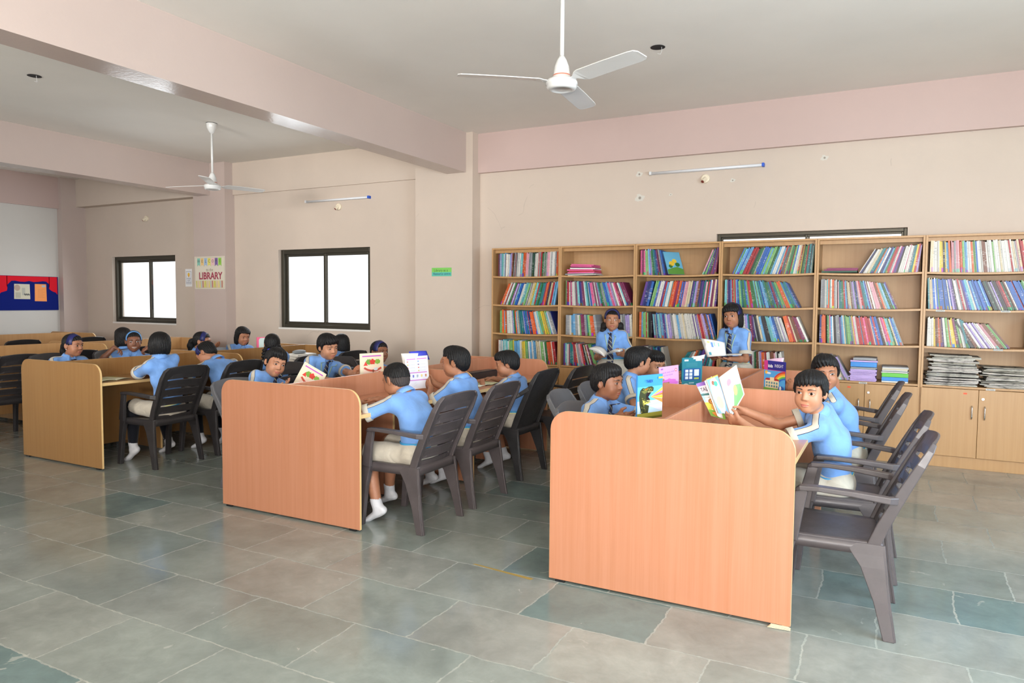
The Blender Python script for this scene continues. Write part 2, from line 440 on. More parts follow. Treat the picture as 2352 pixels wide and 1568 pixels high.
# old fixing holes and plaster patches on the bookcase wall
FIX = mat('filler_patch', srgb(206, 202, 192), .8); FIXH = mat('fixing_hole', srgb(150, 142, 132), .8)
for (x, z, w) in ((-2.47, 2.80, .028), (-2.46, 2.545, .04), (-2.12, 2.56, .014), (-.62, 2.82, .026), (-1.48, 2.665, .02)):
    a = RNG.uniform(0, 6, 12)
    mb = MB().prism([(w * (1 + .3 * math.sin(k * 2.1)) * math.cos(k * PI / 6) * 1.3, w * (1 + .25 * math.cos(k * 1.7)) * math.sin(k * PI / 6)) for k in range(12)], lambda u, v, d: (x + u, YB - d, z + v), 0, .0015)
    o = mb.build('filler_spot', FIX)
    MB().prism([(w * .4 * math.cos(k * PI / 5), w * .4 * math.sin(k * PI / 5)) for k in range(10)], lambda u, v, d: (x + u, YB - d, z + v), .0015, .002).build('screw_hole', FIXH, o)
    tag(o, 'pale filler spot on the bookcase wall %s' % {-2.47: 'left of the tube light', -2.46: 'lower left of the tube light', -2.12: 'below left half of the tube light', -.62: 'far right of the tube light', -1.48: 'just right of the bulb holder'}[x], 'wall mark', 'old fixing spots on the wall')

# ------------------------------------------------------------------ study carrels
def carrel(x0, x1, y0, L, label, bays=2, LAM=LAM, LAMH=LAMH):
    xm = (x0 + x1) / 2; w = (x1 - x0) / 2; T = .018; HT = .872
    r = empty('study_carrel', (xm, y0, 0), 0, label, 'study carrel', 'study carrels in rows')
    def panel(y, name):
        poly = rrect(-w, w, .012, HT, .095, 7, (0, 0, 1, 1))
        MB().prism(poly, lambda u, v, d: (u, y + d, v), 0, T, 0, 1).build(name, [LAM, EDGE], r, bevel=.0015, seg=1)
    panel(0, 'end_panel')
    for k in range(1, bays): panel(L * k / bays - T / 2, 'cross_panel')
    panel(L - T, 'end_panel')
    for k in range(bays):
        a, b = L * k / bays + T, L * (k + 1) / bays - (T if k == bays - 1 else T / 2)
        if k: a = L * k / bays + T / 2
        MB().box(-T / 2, T / 2, a, b, .10, HT).build('spine_panel', LAM, r, bevel=.0015, seg=1)
        for s in (-1, 1):
            lo, hi = sorted((s * T / 2, s * (w - .018)))
            mb = MB().box(lo, hi, a, b, .692, .717)
            e = s * (w - .018)
            mb.box(min(e, e + s * .003), max(e, e + s * .003), a, b, .692, .717, 1)
            mb.build('desktop', [LAMH, EDGE], r, bevel=.001, seg=1)
            mid = (a + b) / 2
            lo, hi = sorted((s * T / 2, s * (w - .26)))
            mb = MB().box(lo, hi, mid - T / 2, mid + T / 2, .03, .692)
            e = s * (w - .26)
            mb.box(min(e, e + s * .003), max(e, e + s * .003), mid - T / 2, mid + T / 2, .03, .692, 1)
            mb.build('support_panel', [LAM, EDGE], r)
    for y in (T / 2, L / 2, L - T / 2):
        for x in (-w + .06, w - .06):
            MB().box(x - .025, x + .025, y - .009, y + .009, 0, .012).build('foot_pad', BLACK, r)
    return r
CASEH = laminate('beech_desk', (0.315, 0.168, 0.060), (0.28, 0.142, 0.047), .3, 'y'); CASED = laminate('brown_beech', (0.315, 0.168, 0.060), (0.28, 0.142, 0.047), .38)  # beech copies darkened in colour to mimic the dimmer light at left
carrel(-1.50, -0.343, 3.268, 2.95, 'peach laminate study carrel at right, nearest the camera')
carrel(-4.023, -2.824, 3.385, 2.70, 'peach laminate study carrel in the middle, pupil with bowed head at its right')
carrel(-6.822, -5.686, 3.59, 2.92, 'browner study carrel left of the middle one, open magazine on its desk', 2, CASED, CASEH)
carrel(-9.40, -8.20, 3.80, 2.95, 'study carrel behind the pupil with the light blue headband', 2, CASE, CASEH)
carrel(-11.95, -10.75, 3.80, 2.95, 'farthest study carrel along the left wall', 2, CASE, CASEH)
# folded cardboard wedge under the near corner
mb = MB()
for k in range(3):
    mb.prism([(-.05 + .006 * k, -.02), (.045, -.012 + .004 * k), (.03 - .01 * k, .03), (-.04, .025)], lambda u, v, d: (-.385 + u, 3.262 + v, d), .002 + k * .0035, .0045 + k * .0035)
tag(mb.build('cardboard_wedge', mat('cardboard', srgb(206, 190, 160), .8)), 'folded cardboard wedge under the near right corner of the right carrel', 'wedge')
YT = mat('yellow_tape', srgb(160, 132, 66), .4)
tag(MB().prism([(0, .012), (.37, -.035), (.375, -.012), (.1, .012), (0.01, .022)], lambda u, v, d: (-1.95 + u, 3.255 + v, d), .0004, .001).build('tape_strip', YT), 'worn yellow tape strip on the floor left of the right carrel', 'tape')

# ------------------------------------------------------------------ bookcases
CX = [-4.095, -3.235, -2.377, -1.503, -0.628, 0.245, 1.118]
CY = 7.25; CT = .018; CTOP = 2.018; CBK = 7.605
SHZ = [1.700, 1.377, 1.052, 0.712]
ORD = ['first', 'second', 'third', 'fourth', 'fifth', 'rightmost']
ORANGE = mat('orange_sticker', srgb(240, 90, 50), .5)
LOCKM = STEEL
for i in range(6):
    a, b = CX[i] + .001, CX[i + 1] - .001
    lab = ['narrow-spined leftmost bookcase against the column', 'bookcase with a pile of pink magazines on its top shelf', 'bookcase with a big gap on its top shelf, third from the left', 'bookcase behind the standing pupil with the glossy book', 'bookcase with blue and green box files at the bottom', 'rightmost bookcase with newspaper piles at the bottom'][i]
    r = empty('bookcase', (a, CY, 0), 0, lab, 'bookcase', 'open bookcases with cupboards below')
    W = b - a; D = CBK - CY
    for x in (0, W - CT):
        MB().box(x, x + CT, 0, D, 0.0, CTOP).build('side_panel', CASE, r, bevel=.001, seg=1)
    MB().box(CT, W - CT, 0.0, D, CTOP - CT, CTOP).build('top_panel', CASE, r, bevel=.001, seg=1)
    MB().box(CT, W - CT, 0.06, .075, CTOP - CT - .035, CTOP - CT).build('top_rail', CASE, r)
    MB().box(CT, W - CT, D - .008, D, .1, CTOP - CT).build('back_panel', CASEI, r)
    for k, z in enumerate(SHZ):
        rings = []
        for q in range(9):
            u = q / 8; x = CT + (W - 2 * CT) * u; s = -.010 * (1 - (2 * u - 1) ** 2) * (1 if k < 3 else 0.2)
            rings.append([(x, .004, z + s - .018), (x, D - .008, z + s - .018), (x, D - .008, z + s), (x, .004, z + s)])
        MB().loft(rings).build('shelf', CASE, r, bevel=.001, seg=1)
    MB().box(CT, W - CT, .004, .022, .0, .10).build('plinth', CASE, r, bevel=.001, seg=1)
    MB().box(CT, W - CT, .03, D - .01, .095, .11).build('shelf', CASEI, r)
    for s in (0, 1):
        x0 = CT * .4 if s == 0 else W / 2 + .0015; x1 = W / 2 - .0015 if s == 0 else W - CT * .4
        dr = MB().box(x0, x1, -.018, -.001, .104, .69).build('door', CASE, r, bevel=.0015, seg=1)
        hx = x1 - .045 if s == 0 else x0 + .045
        MB().tube([(hx, -.018, .44), (hx, -.040, .445), (hx, -.042, .46), (hx, -.042, .53), (hx, -.040, .545), (hx, -.018, .55)], .0055, 8).build('handle', STEEL, dr, smooth=True)
        if s == 1:
            MB().tube([(x0 + .03, -.018, .615), (x0 + .03, -.026, .615)], .011, 14).build('lock', STEEL, dr)
        if (i, s) in ((1, 0), (4, 0), (5, 0)):
            px = x0 + (.33 if i == 5 else .30)
            MB().prism(rrect(-.014, .014, -.007, .007, .004, 3), lambda u, v, d: (px + u, -.0182 - d, .655 + v), 0, .0004).build('sticker', ORANGE, dr)
    if i == 4 or i == 5:
        LBL = mat('shelf_label', srgb(196, 196, 190), .6); INK = mat('label_ink', (0.02, .02, .03), .6)
        for (tx, x, z) in ((('SCIENCE', .42, SHZ[3]),) if i == 4 else (('SOCIALS', .13, SHZ[1]), ('HISTORY', .60, SHZ[1]), ('BIOGRAPHY', .56, SHZ[2]), ('FICTION', .52, SHZ[3]))):
            fr = lambda u, v, d: (x + u, .003 - d, z - .0155 + v)
            lb = MB().prism([(-.034, -.008), (.034, -.008), (.034, .008), (-.034, .008)], fr, 0, .0005)
            text_mb(tx, .013, fr, 1, lb, .0009)
            lb.build('shelf_label', [LBL, INK], r)

# ------------------------------------------------------------------ chairs
def sweep(mb, path, w, t, mi=0):
    P = [Vector(p) for p in path]; rings = []
    ww = w if isinstance(w, list) else [w] * len(P); tt = t if isinstance(t, list) else [t] * len(P)
    for i, p in enumerate(P):
        tg = (P[min(i + 1, len(P) - 1)] - P[max(i - 1, 0)]).normalized()
        s = Vector((1, 0, 0)); s = (s - tg * s.dot(tg)).normalized(); n = tg.cross(s)
        rings.append([p + s * a * ww[i] / 2 + n * b * tt[i] / 2 for a, b in ((-1, -1), (1, -1), (1, 1), (-1, 1))])
    return mb.loft(rings, mi)
def make_chair(kind, M_, H=.86):
    root = empty('armchair', (0, 0, 0))
    # seat: dished panel with a skirt
    mb = MB(); rows = []
    for j in range(9):
        y = .20 - .40 * j / 8; hw = .222 - .018 * j / 8
        row = []
        for i in range(11):
            u = -1 + 2 * i / 10
            z = .400 - .014 * (1 - u * u) * math.sin(PI * min(1, j / 8 * .9 + .1)) - (.012 if j == 0 else 0)
            row.append((u * hw, y + (0.012 * (1 - u * u) if j == 0 else 0), z))
        rows.append(row)
    n = 11; o = 0
    v = [p for r_ in rows for p in r_]
    f = [(j * n + i, j * n + i + 1, (j + 1) * n + i + 1, (j + 1) * n + i) for j in range(8) for i in range(10)]
    mb.add(v, f)
    rim = [rows[0][i] for i in range(11)] + [rows[j][10] for j in range(1, 9)] + [rows[8][i] for i in range(9, -1, -1)] + [rows[j][0] for j in range(7, 0, -1)]
    k = len(rim)
    low = [(x * 1.01, y * 1.01, .350) for x, y, z in rim]
    mb.add(rim + low, [(i, k + i, k + (i + 1) % k, (i + 1) % k) for i in range(k)])
    mb.build('seat', M_, root, smooth=True, solid=.007)
    # backrest
    def bp(u, v):
        hw = .205 + .022 * v
        if v > .86: hw -= .05 * ((v - .86) / .14) ** 2
        y = -.185 - .215 * v ** 1.12 + .030 * u * u
        return Vector((u * hw, y, .385 + (H - .385) * v - .014 * u * u * v))
    if kind == 'slat': slots = [(.10, .135), (.26, .295), (.42, .452), (.58, .61), (.745, .775)]; um = .74
    elif kind == 'grey': slots = [(.56, .68)]; um = .52
    else: slots = []; um = .7
    vs = sorted(set([0, .04, .86, .93, 1.0] + [q for s in slots for q in s] + ([.2, .35, .5, .65] if kind != 'slat' else [.18, .34, .5, .66])))
    us = [-1, -.93, -.86, -um] + [um * q / 5 for q in range(-4, 5)] + [um, .86, .93, 1]
    nu = len(us); pts = []; fc = []
    for v_ in vs:
        bulge = 0
        for u_ in us:
            p = bp(u_, v_)
            if kind == 'slat' and abs(u_) < um - .01:
                for (s0, s1) in slots:
                    if abs(v_ - s1) < 1e-6: p.y -= .008
                    if abs(v_ - s0) < 1e-6: p.y += .006
            pts.append(p)
    for j in range(len(vs) - 1):
        hole = any(abs(vs[j] - s0) < 1e-6 and abs(vs[j + 1] - s1) < 1e-6 for s0, s1 in slots)
        for i in range(nu - 1):
            if hole and us[i] >= -um - 1e-6 and us[i + 1] <= um + 1e-6: continue
            fc.append((j * nu + i, j * nu + i + 1, (j + 1) * nu + i + 1, (j + 1) * nu + i))
    mb = MB().add(pts, fc)
    b = mb.build('backrest', M_, root, smooth=(kind != 'slat'), solid=.011, bevel=.0025, seg=2)
    # side rails of the backrest
    for s in (-1, 1):
        mb = MB(); sweep(mb, [bp(s * .985, q) + Vector((0, -.006, 0)) for q in (0, .2, .4, .6, .8, .93, .99)], [.016, .018, .02, .02, .02, .018, .014], [.05, .05, .046, .042, .036, .028, .02])
        mb.build('back_rail', M_, b, bevel=.004)
    # arms with their front posts
    for s in (-1, 1):
        mb = MB()
        q = bp(s * .98, .46)
        if kind == 'wicker': path = [bp(s * .97, .72), bp(s * .99, .62) + Vector((s * .01, .05, 0)), Vector((s * .25, -.17, .645)), Vector((s * .255, -.05, .615)), Vector((s * .255, .10, .61)), Vector((s * .252, .135, .60))]
        else: path = [q + Vector((0, 0, 0)), Vector((s * .238, -.22, q.z + .004)), Vector((s * .25, -.08, .616)), Vector((s * .255, .05, .622)), Vector((s * .254, .125, .618)), Vector((s * .252, .142, .606))]
        sweep(mb, path, [.026, .032, .046, .05, .046, .03], [.034, .03, .024, .022, .022, .016])
        sweep(mb, [(s * .25, .118, .61), (s * .246, .138, .52), (s * .236, .165, .38)], [.022, .024, .028], [.05, .056, .066])
        mb.build('armrest', M_, root, bevel=.005)
        # legs: hollow tapered channels
        mb = MB(); rings = []
        for (z, y0, y1, x0, x1) in ((.395, .135, .200, .198, .238), (.25, .168, .215, .205, .24), (0.0, .195, .235, .212, .246)):
            rings.append([(s * x0, y0, z), (s * x1, y0, z), (s * x1, y1, z), (s * x0, y1, z)])
        mb.loft(rings).build('leg', M_, root, bevel=.004)
        mb = MB(); rings = []
        for (z, y0, y1, x0, x1) in ((.398, -.205, -.055, .196, .212), (.352, -.208, -.082, .198, .216), (.30, -.216, -.118, .202, .222), (.16, -.232, -.172, .208, .232), (0.0, -.258, -.214, .214, .240)):
            rings.append([(s * x0, y0, z), (s * x1, y0, z), (s * x1, y1, z), (s * x0, y1, z)])
        mb.loft(rings)
        mb.loft([[(s * (x + .004), y - .006, z), (s * (x + .022), y - .006, z), (s * (x + .022), y + .008, z), (s * (x + .004), y + .008, z)] for (z, y, x) in ((.398, -.205, .19), (.3, -.216, .196), (.16, -.232, .204), (0, -.258, .210))])
        mb.build('leg', M_, root, bevel=.003)
    return root
WICK = plastic('wicker_plastic', srgb(44, 42, 43), .45)
_N = NT(WICK); _v = _N.coords((1, 1, 1))
_w = _N.add('ShaderNodeTexBrick'); _w.inputs['Scale'].default_value = 1.0; _w.inputs['Brick Width'].default_value = .016; _w.inputs['Row Height'].default_value = .008; _w.inputs['Mortar Size'].default_value = .0015
_sw = _N.add('ShaderNodeMapping'); _sw.inputs['Rotation'].default_value = (PI / 2, 0, 0); _N.link(_v, _sw.inputs[0]); _N.link(_sw.outputs[0], _w.inputs['Vector'])
_N.bump(_w.outputs['Fac'], 1.0, .004)
PROTO = {'slat': make_chair('slat', PBROWN), 'black': make_chair('slat', PBLACK), 'wicker': make_chair('wicker', WICK, .88), 'grey': make_chair('grey', PGREY, .80), 'greyslat': None}
_used = set()
def chair(kind, x, y, face, label, dy=0):
    """face: heading the sitter looks along, degrees from +x"""
    if kind not in _used: o = PROTO[kind]; _used.add(kind)
    else: o = copy_tree(PROTO[kind])
    o.location = (x, y, 0); o.rotation_euler.z = math.radians(face - 90)
    tag(o, label, 'chair', 'plastic armchairs at the carrels')
    return o
chair('slat', -.20, 3.58, 180, 'empty brown plastic armchair nearest the camera, at the right carrel')
chair('slat', -.19, 4.28, 180, 'brown plastic armchair the pupil looking at the camera sits on')
chair('slat', -.27, 5.12, 180, 'brown plastic armchair of the half-hidden pupil behind, second from the bookcases')
chair('slat', -.30, 5.86, 180, 'empty brown armchair farthest along the right side of the right carrel')
chair('grey', -1.365, 4.06, 0, 'grey plastic chair of the pupil reading the dinosaur book')
chair('grey', -1.68, 4.61, 4, 'empty grey plastic chair pulled out left of the right carrel')
chair('grey', -1.68, 5.16, 0, 'grey plastic chair behind the dinosaur reader, of the pupil turned away')
chair('grey', -1.72, 5.80, 0, 'grey chair of the farthest pupil on the left side of the right carrel')
chair('slat', -2.71, 3.75, 180, 'brown slatted armchair of the pupil bent over the desk, near right of middle carrel')
chair('slat', -2.72, 4.38, 180, 'brown slatted armchair of the pupil holding up the workbook')
chair('wicker', -2.79, 5.22, 180, 'black woven-pattern armchair on the right side of the middle carrel')
chair('black', -2.74, 5.90, 176, 'empty black armchair at the far right corner of the middle carrel')
chair('grey', -4.16, 3.93, 0, 'grey armchair of the smiling pupil at the left of the middle carrel')
chair('black', -4.36, 4.66, -4, 'black slatted armchair behind the pupil with the striped tie')
chair('black', -4.40, 5.42, 0, 'black armchair of the pupil peering over a cream book')
chair('black', -5.58, 4.05, 180, 'black slatted armchair in front, at the right of the left carrel')
chair('black', -5.60, 4.66, 184, 'black armchair behind the smiling pupil, its wide top edge lit')
chair('black', -5.52, 5.45, 180, 'black armchair of the pupil with two braids')
chair('black', -5.60, 6.20, 178, 'black armchair behind the pupil in the tie, beside the white book stack')
chair('black', -7.05, 4.18, 0, 'black armchair of the pupil with the navy band and pearl earring')
chair('black', -7.08, 4.84, 0, 'black armchair behind the pupil with the light blue headband')
chair('grey', -7.08, 5.72, 0, 'grey armchair of the pupil reaching one hand out')
chair('grey', -7.12, 6.27, 0, 'grey armchair of the pupil in front of the pink-edged book')
chair('black', -7.92, 3.98, 180, 'black slatted armchair cut off by the left edge of the photo')
chair('black', -8.02, 4.62, 180, 'black armchair left of the pupil with the pearl earring')
chair('black', -8.02, 5.36, 180, 'black armchair of the pupil hidden behind the light blue headband')
chair('black', -9.62, 4.75, 0, 'black armchair on the far side of the fourth carrel')
chair('black', -10.45, 5.35, 180, 'black armchair between the two farthest carrels, nearer one')
chair('black', -10.45, 6.25, 180, 'black armchair by the rounded end of the farthest carrel, lit top edge')
chair('black', -12.1, 5.9, 0, 'black armchair against the left wall under the notice board')
for k in PROTO:
    if PROTO[k] and k not in _used: copy_tree
# ------------------------------------------------------------------ signed-distance sculpting (numpy) -> one continuous mesh
f32 = np.float32
class Field:
    def __init__(s): s.ops = []
    def _op(s, mode, k, lo, hi, fn):
        s.ops.append((mode, k, np.array(lo), np.array(hi), fn)); return s
    def cone(s, a, b, r0, r1, k=.015, mode='u'):
        a = np.array(a, float); b = np.array(b, float); ab = b - a; L2 = max(float(ab @ ab), 1e-9)
        def fn(x, y, z):
            px, py, pz = x - a[0], y - a[1], z - a[2]
            t = np.clip((px * ab[0] + py * ab[1] + pz * ab[2]) / L2, 0, 1)
            return np.sqrt((px - t * ab[0]) ** 2 + (py - t * ab[1]) ** 2 + (pz - t * ab[2]) ** 2) - (r0 + t * (r1 - r0))
        m = max(r0, r1)
        return s._op(mode, k, np.minimum(a, b) - m, np.maximum(a, b) + m, fn)
    def ell(s, c, r, R=None, k=.015, mode='u'):
        """ellipsoid; R columns = axes (3x3)"""
        c = np.array(c, float); r = np.array(r, float); A = np.eye(3) if R is None else np.array(R, float)
        def fn(x, y, z):
            px, py, pz = x - c[0], y - c[1], z - c[2]
            q = [px * A[0, i] + py * A[1, i] + pz * A[2, i] for i in range(3)]
            k0 = np.sqrt((q[0] / r[0]) ** 2 + (q[1] / r[1]) ** 2 + (q[2] / r[2]) ** 2)
            k1 = np.sqrt((q[0] / r[0] ** 2) ** 2 + (q[1] / r[1] ** 2) ** 2 + (q[2] / r[2] ** 2) ** 2)
            return k0 * (k0 - 1) / np.maximum(k1, 1e-6)
        e = np.sqrt((A ** 2) @ (r ** 2))
        return s._op(mode, k, c - e, c + e, fn)
    def loft(s, a, b, side, ra, rb, k=.03, mode='u'):
        """elliptic-section limb from a to b; side = width axis; ra, rb = (width, depth) radii"""
        a = np.array(a, float); b = np.array(b, float); ab = b - a; L = np.linalg.norm(ab); w = ab / L
        u = np.array(side, float); u = u - w * (u @ w); u /= np.linalg.norm(u); v = np.cross(w, u)
        def fn(x, y, z):
            px, py, pz = x - a[0], y - a[1], z - a[2]
            h = px * w[0] + py * w[1] + pz * w[2]
            t = np.clip(h / L, 0, 1)
            ru = ra[0] + t * (rb[0] - ra[0]); rv = ra[1] + t * (rb[1] - ra[1])
            du = (px * u[0] + py * u[1] + pz * u[2]) / ru; dv = (px * v[0] + py * v[1] + pz * v[2]) / rv
            m = np.minimum(ru, rv); dw = (h - t * L) / m
            return (np.sqrt(du * du + dv * dv + dw * dw) - 1) * m
        m = max(max(ra), max(rb))
        return s._op(mode, k, np.minimum(a, b) - m, np.maximum(a, b) + m, fn)
    def plane(s, p, n, k=.004):
        """keep only the side the normal points AWAY from"""
        p = np.array(p, float); n = np.array(n, float); n /= np.linalg.norm(n)
        return s._op('i', k, [-9, -9, -9], [9, 9, 9], lambda x, y, z: (x - p[0]) * n[0] + (y - p[1]) * n[1] + (z - p[2]) * n[2])
    def fnop(s, fn, lo, hi, k=.01, mode='u'): return s._op(mode, k, lo, hi, fn)
    def disp(s, fn): return s._op('d', 0, [-9] * 3, [9] * 3, fn)
    @staticmethod
    def _comb(D, d, mode, k):
        if mode == 'u':
            h = np.maximum(k - np.abs(D - d), 0) / max(k, 1e-6); return np.minimum(D, d) - h * h * k * .25
        if mode == 's': d = -d
        h = np.maximum(k - np.abs(D - d), 0) / max(k, 1e-6); return np.maximum(D, d) + h * h * k * .25
    def points(s, P):
        P = np.asarray(P, float); x, y, z = P[:, 0], P[:, 1], P[:, 2]
        D = np.full(len(P), 9.0)
        for mode, k, lo, hi, fn in s.ops:
            d = fn(x, y, z)
            D = D + d if mode == 'd' else s._comb(D, d, mode, k)
        return D
    def bounds(s):
        L = [o[2] for o in s.ops if o[0] == 'u']; H = [o[3] for o in s.ops if o[0] == 'u']
        return np.min(L, 0), np.max(H, 0)
    def grid(s, X, Y, Z):
        D = np.full((len(X), len(Y), len(Z)), 9.0, f32)
        for mode, k, lo, hi, fn in s.ops:
            mg = .030 + k
            sl = []
            for A, l, h in zip((X, Y, Z), lo - mg, hi + mg):
                i0 = max(0, np.searchsorted(A, l) - 1); i1 = min(len(A), np.searchsorted(A, h) + 1); sl.append(slice(i0, i1))
            if any(q.stop <= q.start for q in sl): continue
            sl = tuple(sl)
            x = X[sl[0]][:, None, None].astype(f32); y = Y[sl[1]][None, :, None].astype(f32); z = Z[sl[2]][None, None, :].astype(f32)
            if mode == 'd':
                D[sl] = np.where(D[sl] < .06, D[sl] + fn(x, y, z), D[sl])
            else:
                D[sl] = s._comb(D[sl], fn(x, y, z).astype(f32), mode, f32(k))
        return D

def axis_coords(lo, hi, h, fines):
    out = [lo]
    while out[-1] < hi:
        x = out[-1]; st = h
        for a, b, hf in fines:
            if a - h < x < b: st = min(st, hf)
        out.append(x + st)
    return np.array(out)

def surf_net(D, X, Y, Z):
    S = D < 0
    nx, ny, nz = D.shape
    c = np.zeros((nx - 1, ny - 1, nz - 1), np.uint8)
    for i in (0, 1):
        for j in (0, 1):
            for k in (0, 1): c += S[i:nx - 1 + i, j:ny - 1 + j, k:nz - 1 + k]
    A = np.argwhere((c > 0) & (c < 8))
    vid = np.full(c.shape, -1, np.int32); vid[A[:, 0], A[:, 1], A[:, 2]] = np.arange(len(A))
    acc = np.zeros((len(A), 3)); cnt = np.zeros(len(A))
    C = (X, Y, Z)
    offs = [(i, j, k) for i in (0, 1) for j in (0, 1) for k in (0, 1)]
    for o in offs:
        for ax in range(3):
            if o[ax]: continue
            o2 = list(o); o2[ax] = 1
            i0 = [A[:, q] + o[q] for q in range(3)]; i1 = [A[:, q] + o2[q] for q in range(3)]
            d0 = D[i0[0], i0[1], i0[2]].astype(float); d1 = D[i1[0], i1[1], i1[2]].astype(float)
            msk = (d0 < 0) != (d1 < 0)
            t = np.where(msk, d0 / np.where(msk, d0 - d1, 1), 0)
            for q in range(3):
                p0 = C[q][i0[q]]; p1 = C[q][i1[q]]
                acc[:, q] += np.where(msk, p0 + t * (p1 - p0), 0)
            cnt += msk
    V = acc / cnt[:, None]
    F = []
    for ax in range(3):
        s0 = [slice(None)] * 3; s1 = [slice(None)] * 3; s0[ax] = slice(0, -1); s1[ax] = slice(1, None)
        a = S[tuple(s0)]; b = S[tuple(s1)]
        E = np.argwhere(a != b)
        u, w = (ax + 1) % 3, (ax + 2) % 3
        ok = (E[:, u] > 0) & (E[:, w] > 0) & (E[:, u] < D.shape[u] - 1) & (E[:, w] < D.shape[w] - 1)
        E = E[ok]; sg = a[E[:, 0], E[:, 1], E[:, 2]]
        def cell(du, dw):
            q = E.copy(); q[:, u] += du; q[:, w] += dw; return vid[q[:, 0], q[:, 1], q[:, 2]]
        q = np.stack([cell(-1, -1), cell(0, -1), cell(0, 0), cell(-1, 0)], 1)
        q[~sg] = q[~sg][:, ::-1]
        F.append(q)
    return V, np.concatenate(F)

def np_mesh(name, V, F, mats, parent=None, smooth=True, attrs=None, mi=None):
    me = bpy.data.meshes.new(name)
    V = np.asarray(V, np.float32); F = np.asarray(F, np.int32)
    n = F.shape[1]
    me.vertices.add(len(V)); me.vertices.foreach_set('co', V.ravel())
    me.loops.add(F.size); me.loops.foreach_set('vertex_index', F.ravel())
    me.polygons.add(len(F)); me.polygons.foreach_set('loop_start', np.arange(0, F.size, n, dtype=np.int32))
    me.update(calc_edges=True)
    for m_ in (mats if isinstance(mats, (list, tuple)) else [mats]): me.materials.append(m_)
    if smooth: me.polygons.foreach_set('use_smooth', np.ones(len(F), bool))
    if mi is not None: me.polygons.foreach_set('material_index', np.asarray(mi, np.int32))
    for k, a in (attrs or {}).items():
        at = me.attributes.new(k, 'FLOAT', 'POINT'); at.data.foreach_set('value', np.asarray(a, np.float32))
    me.validate()
    o = bpy.data.objects.new(name, me); COL.objects.link(o)
    if parent is not None: o.parent = parent
    return o

def sculpt(name, fd, h, mats, parent, origin=(0, 0, 0), fines=((), (), ()), attrs=None, pad=.02):
    lo, hi = fd.bounds(); lo = lo - pad; hi = hi + pad
    X, Y, Z = [axis_coords(lo[i], hi[i], h, fines[i]) for i in range(3)]
    D = fd.grid(X, Y, Z)
    V, F = surf_net(D, X, Y, Z)
    at = {k: fn(V) for k, fn in attrs.items()} if attrs else None
    return np_mesh(name, V - np.array(origin), F, mats, parent, True, at)

def trace(fd, P, d, maxd=.5):
    """sphere-trace points P along unit direction d onto the field"""
    P = np.array(P, float); d = np.array(d, float); t = np.zeros(len(P))
    for _ in range(48):
        D = fd.points(P + t[:, None] * d); t += np.clip(D, -.02, .02) * .8
    return P + t[:, None] * d
def normals(fd, P, e=.0015):
    g = np.stack([fd.points(P + e * np.eye(3)[i]) - fd.points(P - e * np.eye(3)[i]) for i in range(3)], 1)
    return g / np.maximum(np.linalg.norm(g, axis=1), 1e-9)[:, None]

# ------------------------------------------------------------------ cloth, skin and hair materials
def cloth(name, col, wr=.25):
    M = mat(name, col, .85, .15); N = NT(M); v = N.coords()
    n = N.noise(v, 14, 3, .55, .8); n2 = N.noise(v, 700, 1)
    N.link(N.ramp(n.outputs[0], [(.3, tuple(c * .93 for c in col)), (.7, tuple(min(1, c * 1.04) for c in col))]), N.b.inputs['Base Color'])
    N.bump(N.math('ADD', N.math('MULTIPLY', n.outputs[0], 1.0), N.math('MULTIPLY', n2.outputs[0], .05)), wr, .02)
    N.b.inputs['Sheen Weight'].default_value = .15
    return M
BLUE = (.168, .332, .68)
SHIRT = cloth('sky_blue_cotton', BLUE); COLLAR = cloth('collar_cotton', BLUE)
_N = NT(SHIRT)
_a = _N.add('ShaderNodeAttribute'); _a.attribute_name = 'stripe'
_base = SHIRT.node_tree.nodes['Principled BSDF'].inputs['Base Color'].links[0].from_socket
_r = _N.ramp(_N.math('MULTIPLY', _a.outputs['Fac'], 10.0), [(0, (1, 1, 1)), (.145, (.0, .0, .0)), (.178, (.5, .5, .5))], 'CONSTANT')
_isb = _N.math('GREATER_THAN', _r, .9); _isn = _N.math('LESS_THAN', _r, .1)
_c = _N.mix(_isn, _base, (.012, .016, .05)); _c = _N.mix(_isb, _c, srgb(190, 182, 168))
_N.link(_c, _N.b.inputs['Base Color'])
BEIGE = cloth('beige_cotton', srgb(190, 182, 167), .4)
NAVY = cloth('navy_knit', (.010, .013, .055), .2)
LEGG = cloth('black_leggings', (.008, .009, .014), .15)
SOCK = cloth('white_sock', (.60, .60, .63), .3)
BANDN = mat('navy_satin', (.012, .016, .11), .45); BANDL = mat('light_blue_satin', srgb(92, 148, 205), .45); BOW = mat('royal_blue_ribbon', (.02, .03, .42), .5)
def tie_mat():
    M = mat('striped_tie', (.01, .014, .05), .6); N = NT(M)
    v = N.coords((1, 1, 1))
    w = N.add('ShaderNodeTexWave'); w.inputs['Scale'].default_value = 13; w.wave_type = 'BANDS'; w.bands_direction = 'DIAGONAL'
    N.link(v, w.inputs['Vector'])
    N.link(N.ramp(w.outputs['Fac'], [(0, (.010, .014, .055)), (.88, (.010, .014, .055)), (.9, srgb(150, 146, 120))], 'CONSTANT'), N.b.inputs['Base Color'])
    return M
TIE = tie_mat()
LANY = mat('green_lanyard', srgb(150, 178, 165), .6)
def belt_mat():
    M = mat('striped_belt', BLUE, .6); N = NT(M)
    a = N.add('ShaderNodeAttribute'); a.attribute_name = 'across'
    N.link(N.ramp(a.outputs['Fac'], [(0, srgb(64, 150, 200)), (.3, srgb(216, 214, 150)), (.68, srgb(64, 150, 200))], 'CONSTANT'), N.b.inputs['Base Color'])
    return M
BELT = belt_mat()
_SK = {}
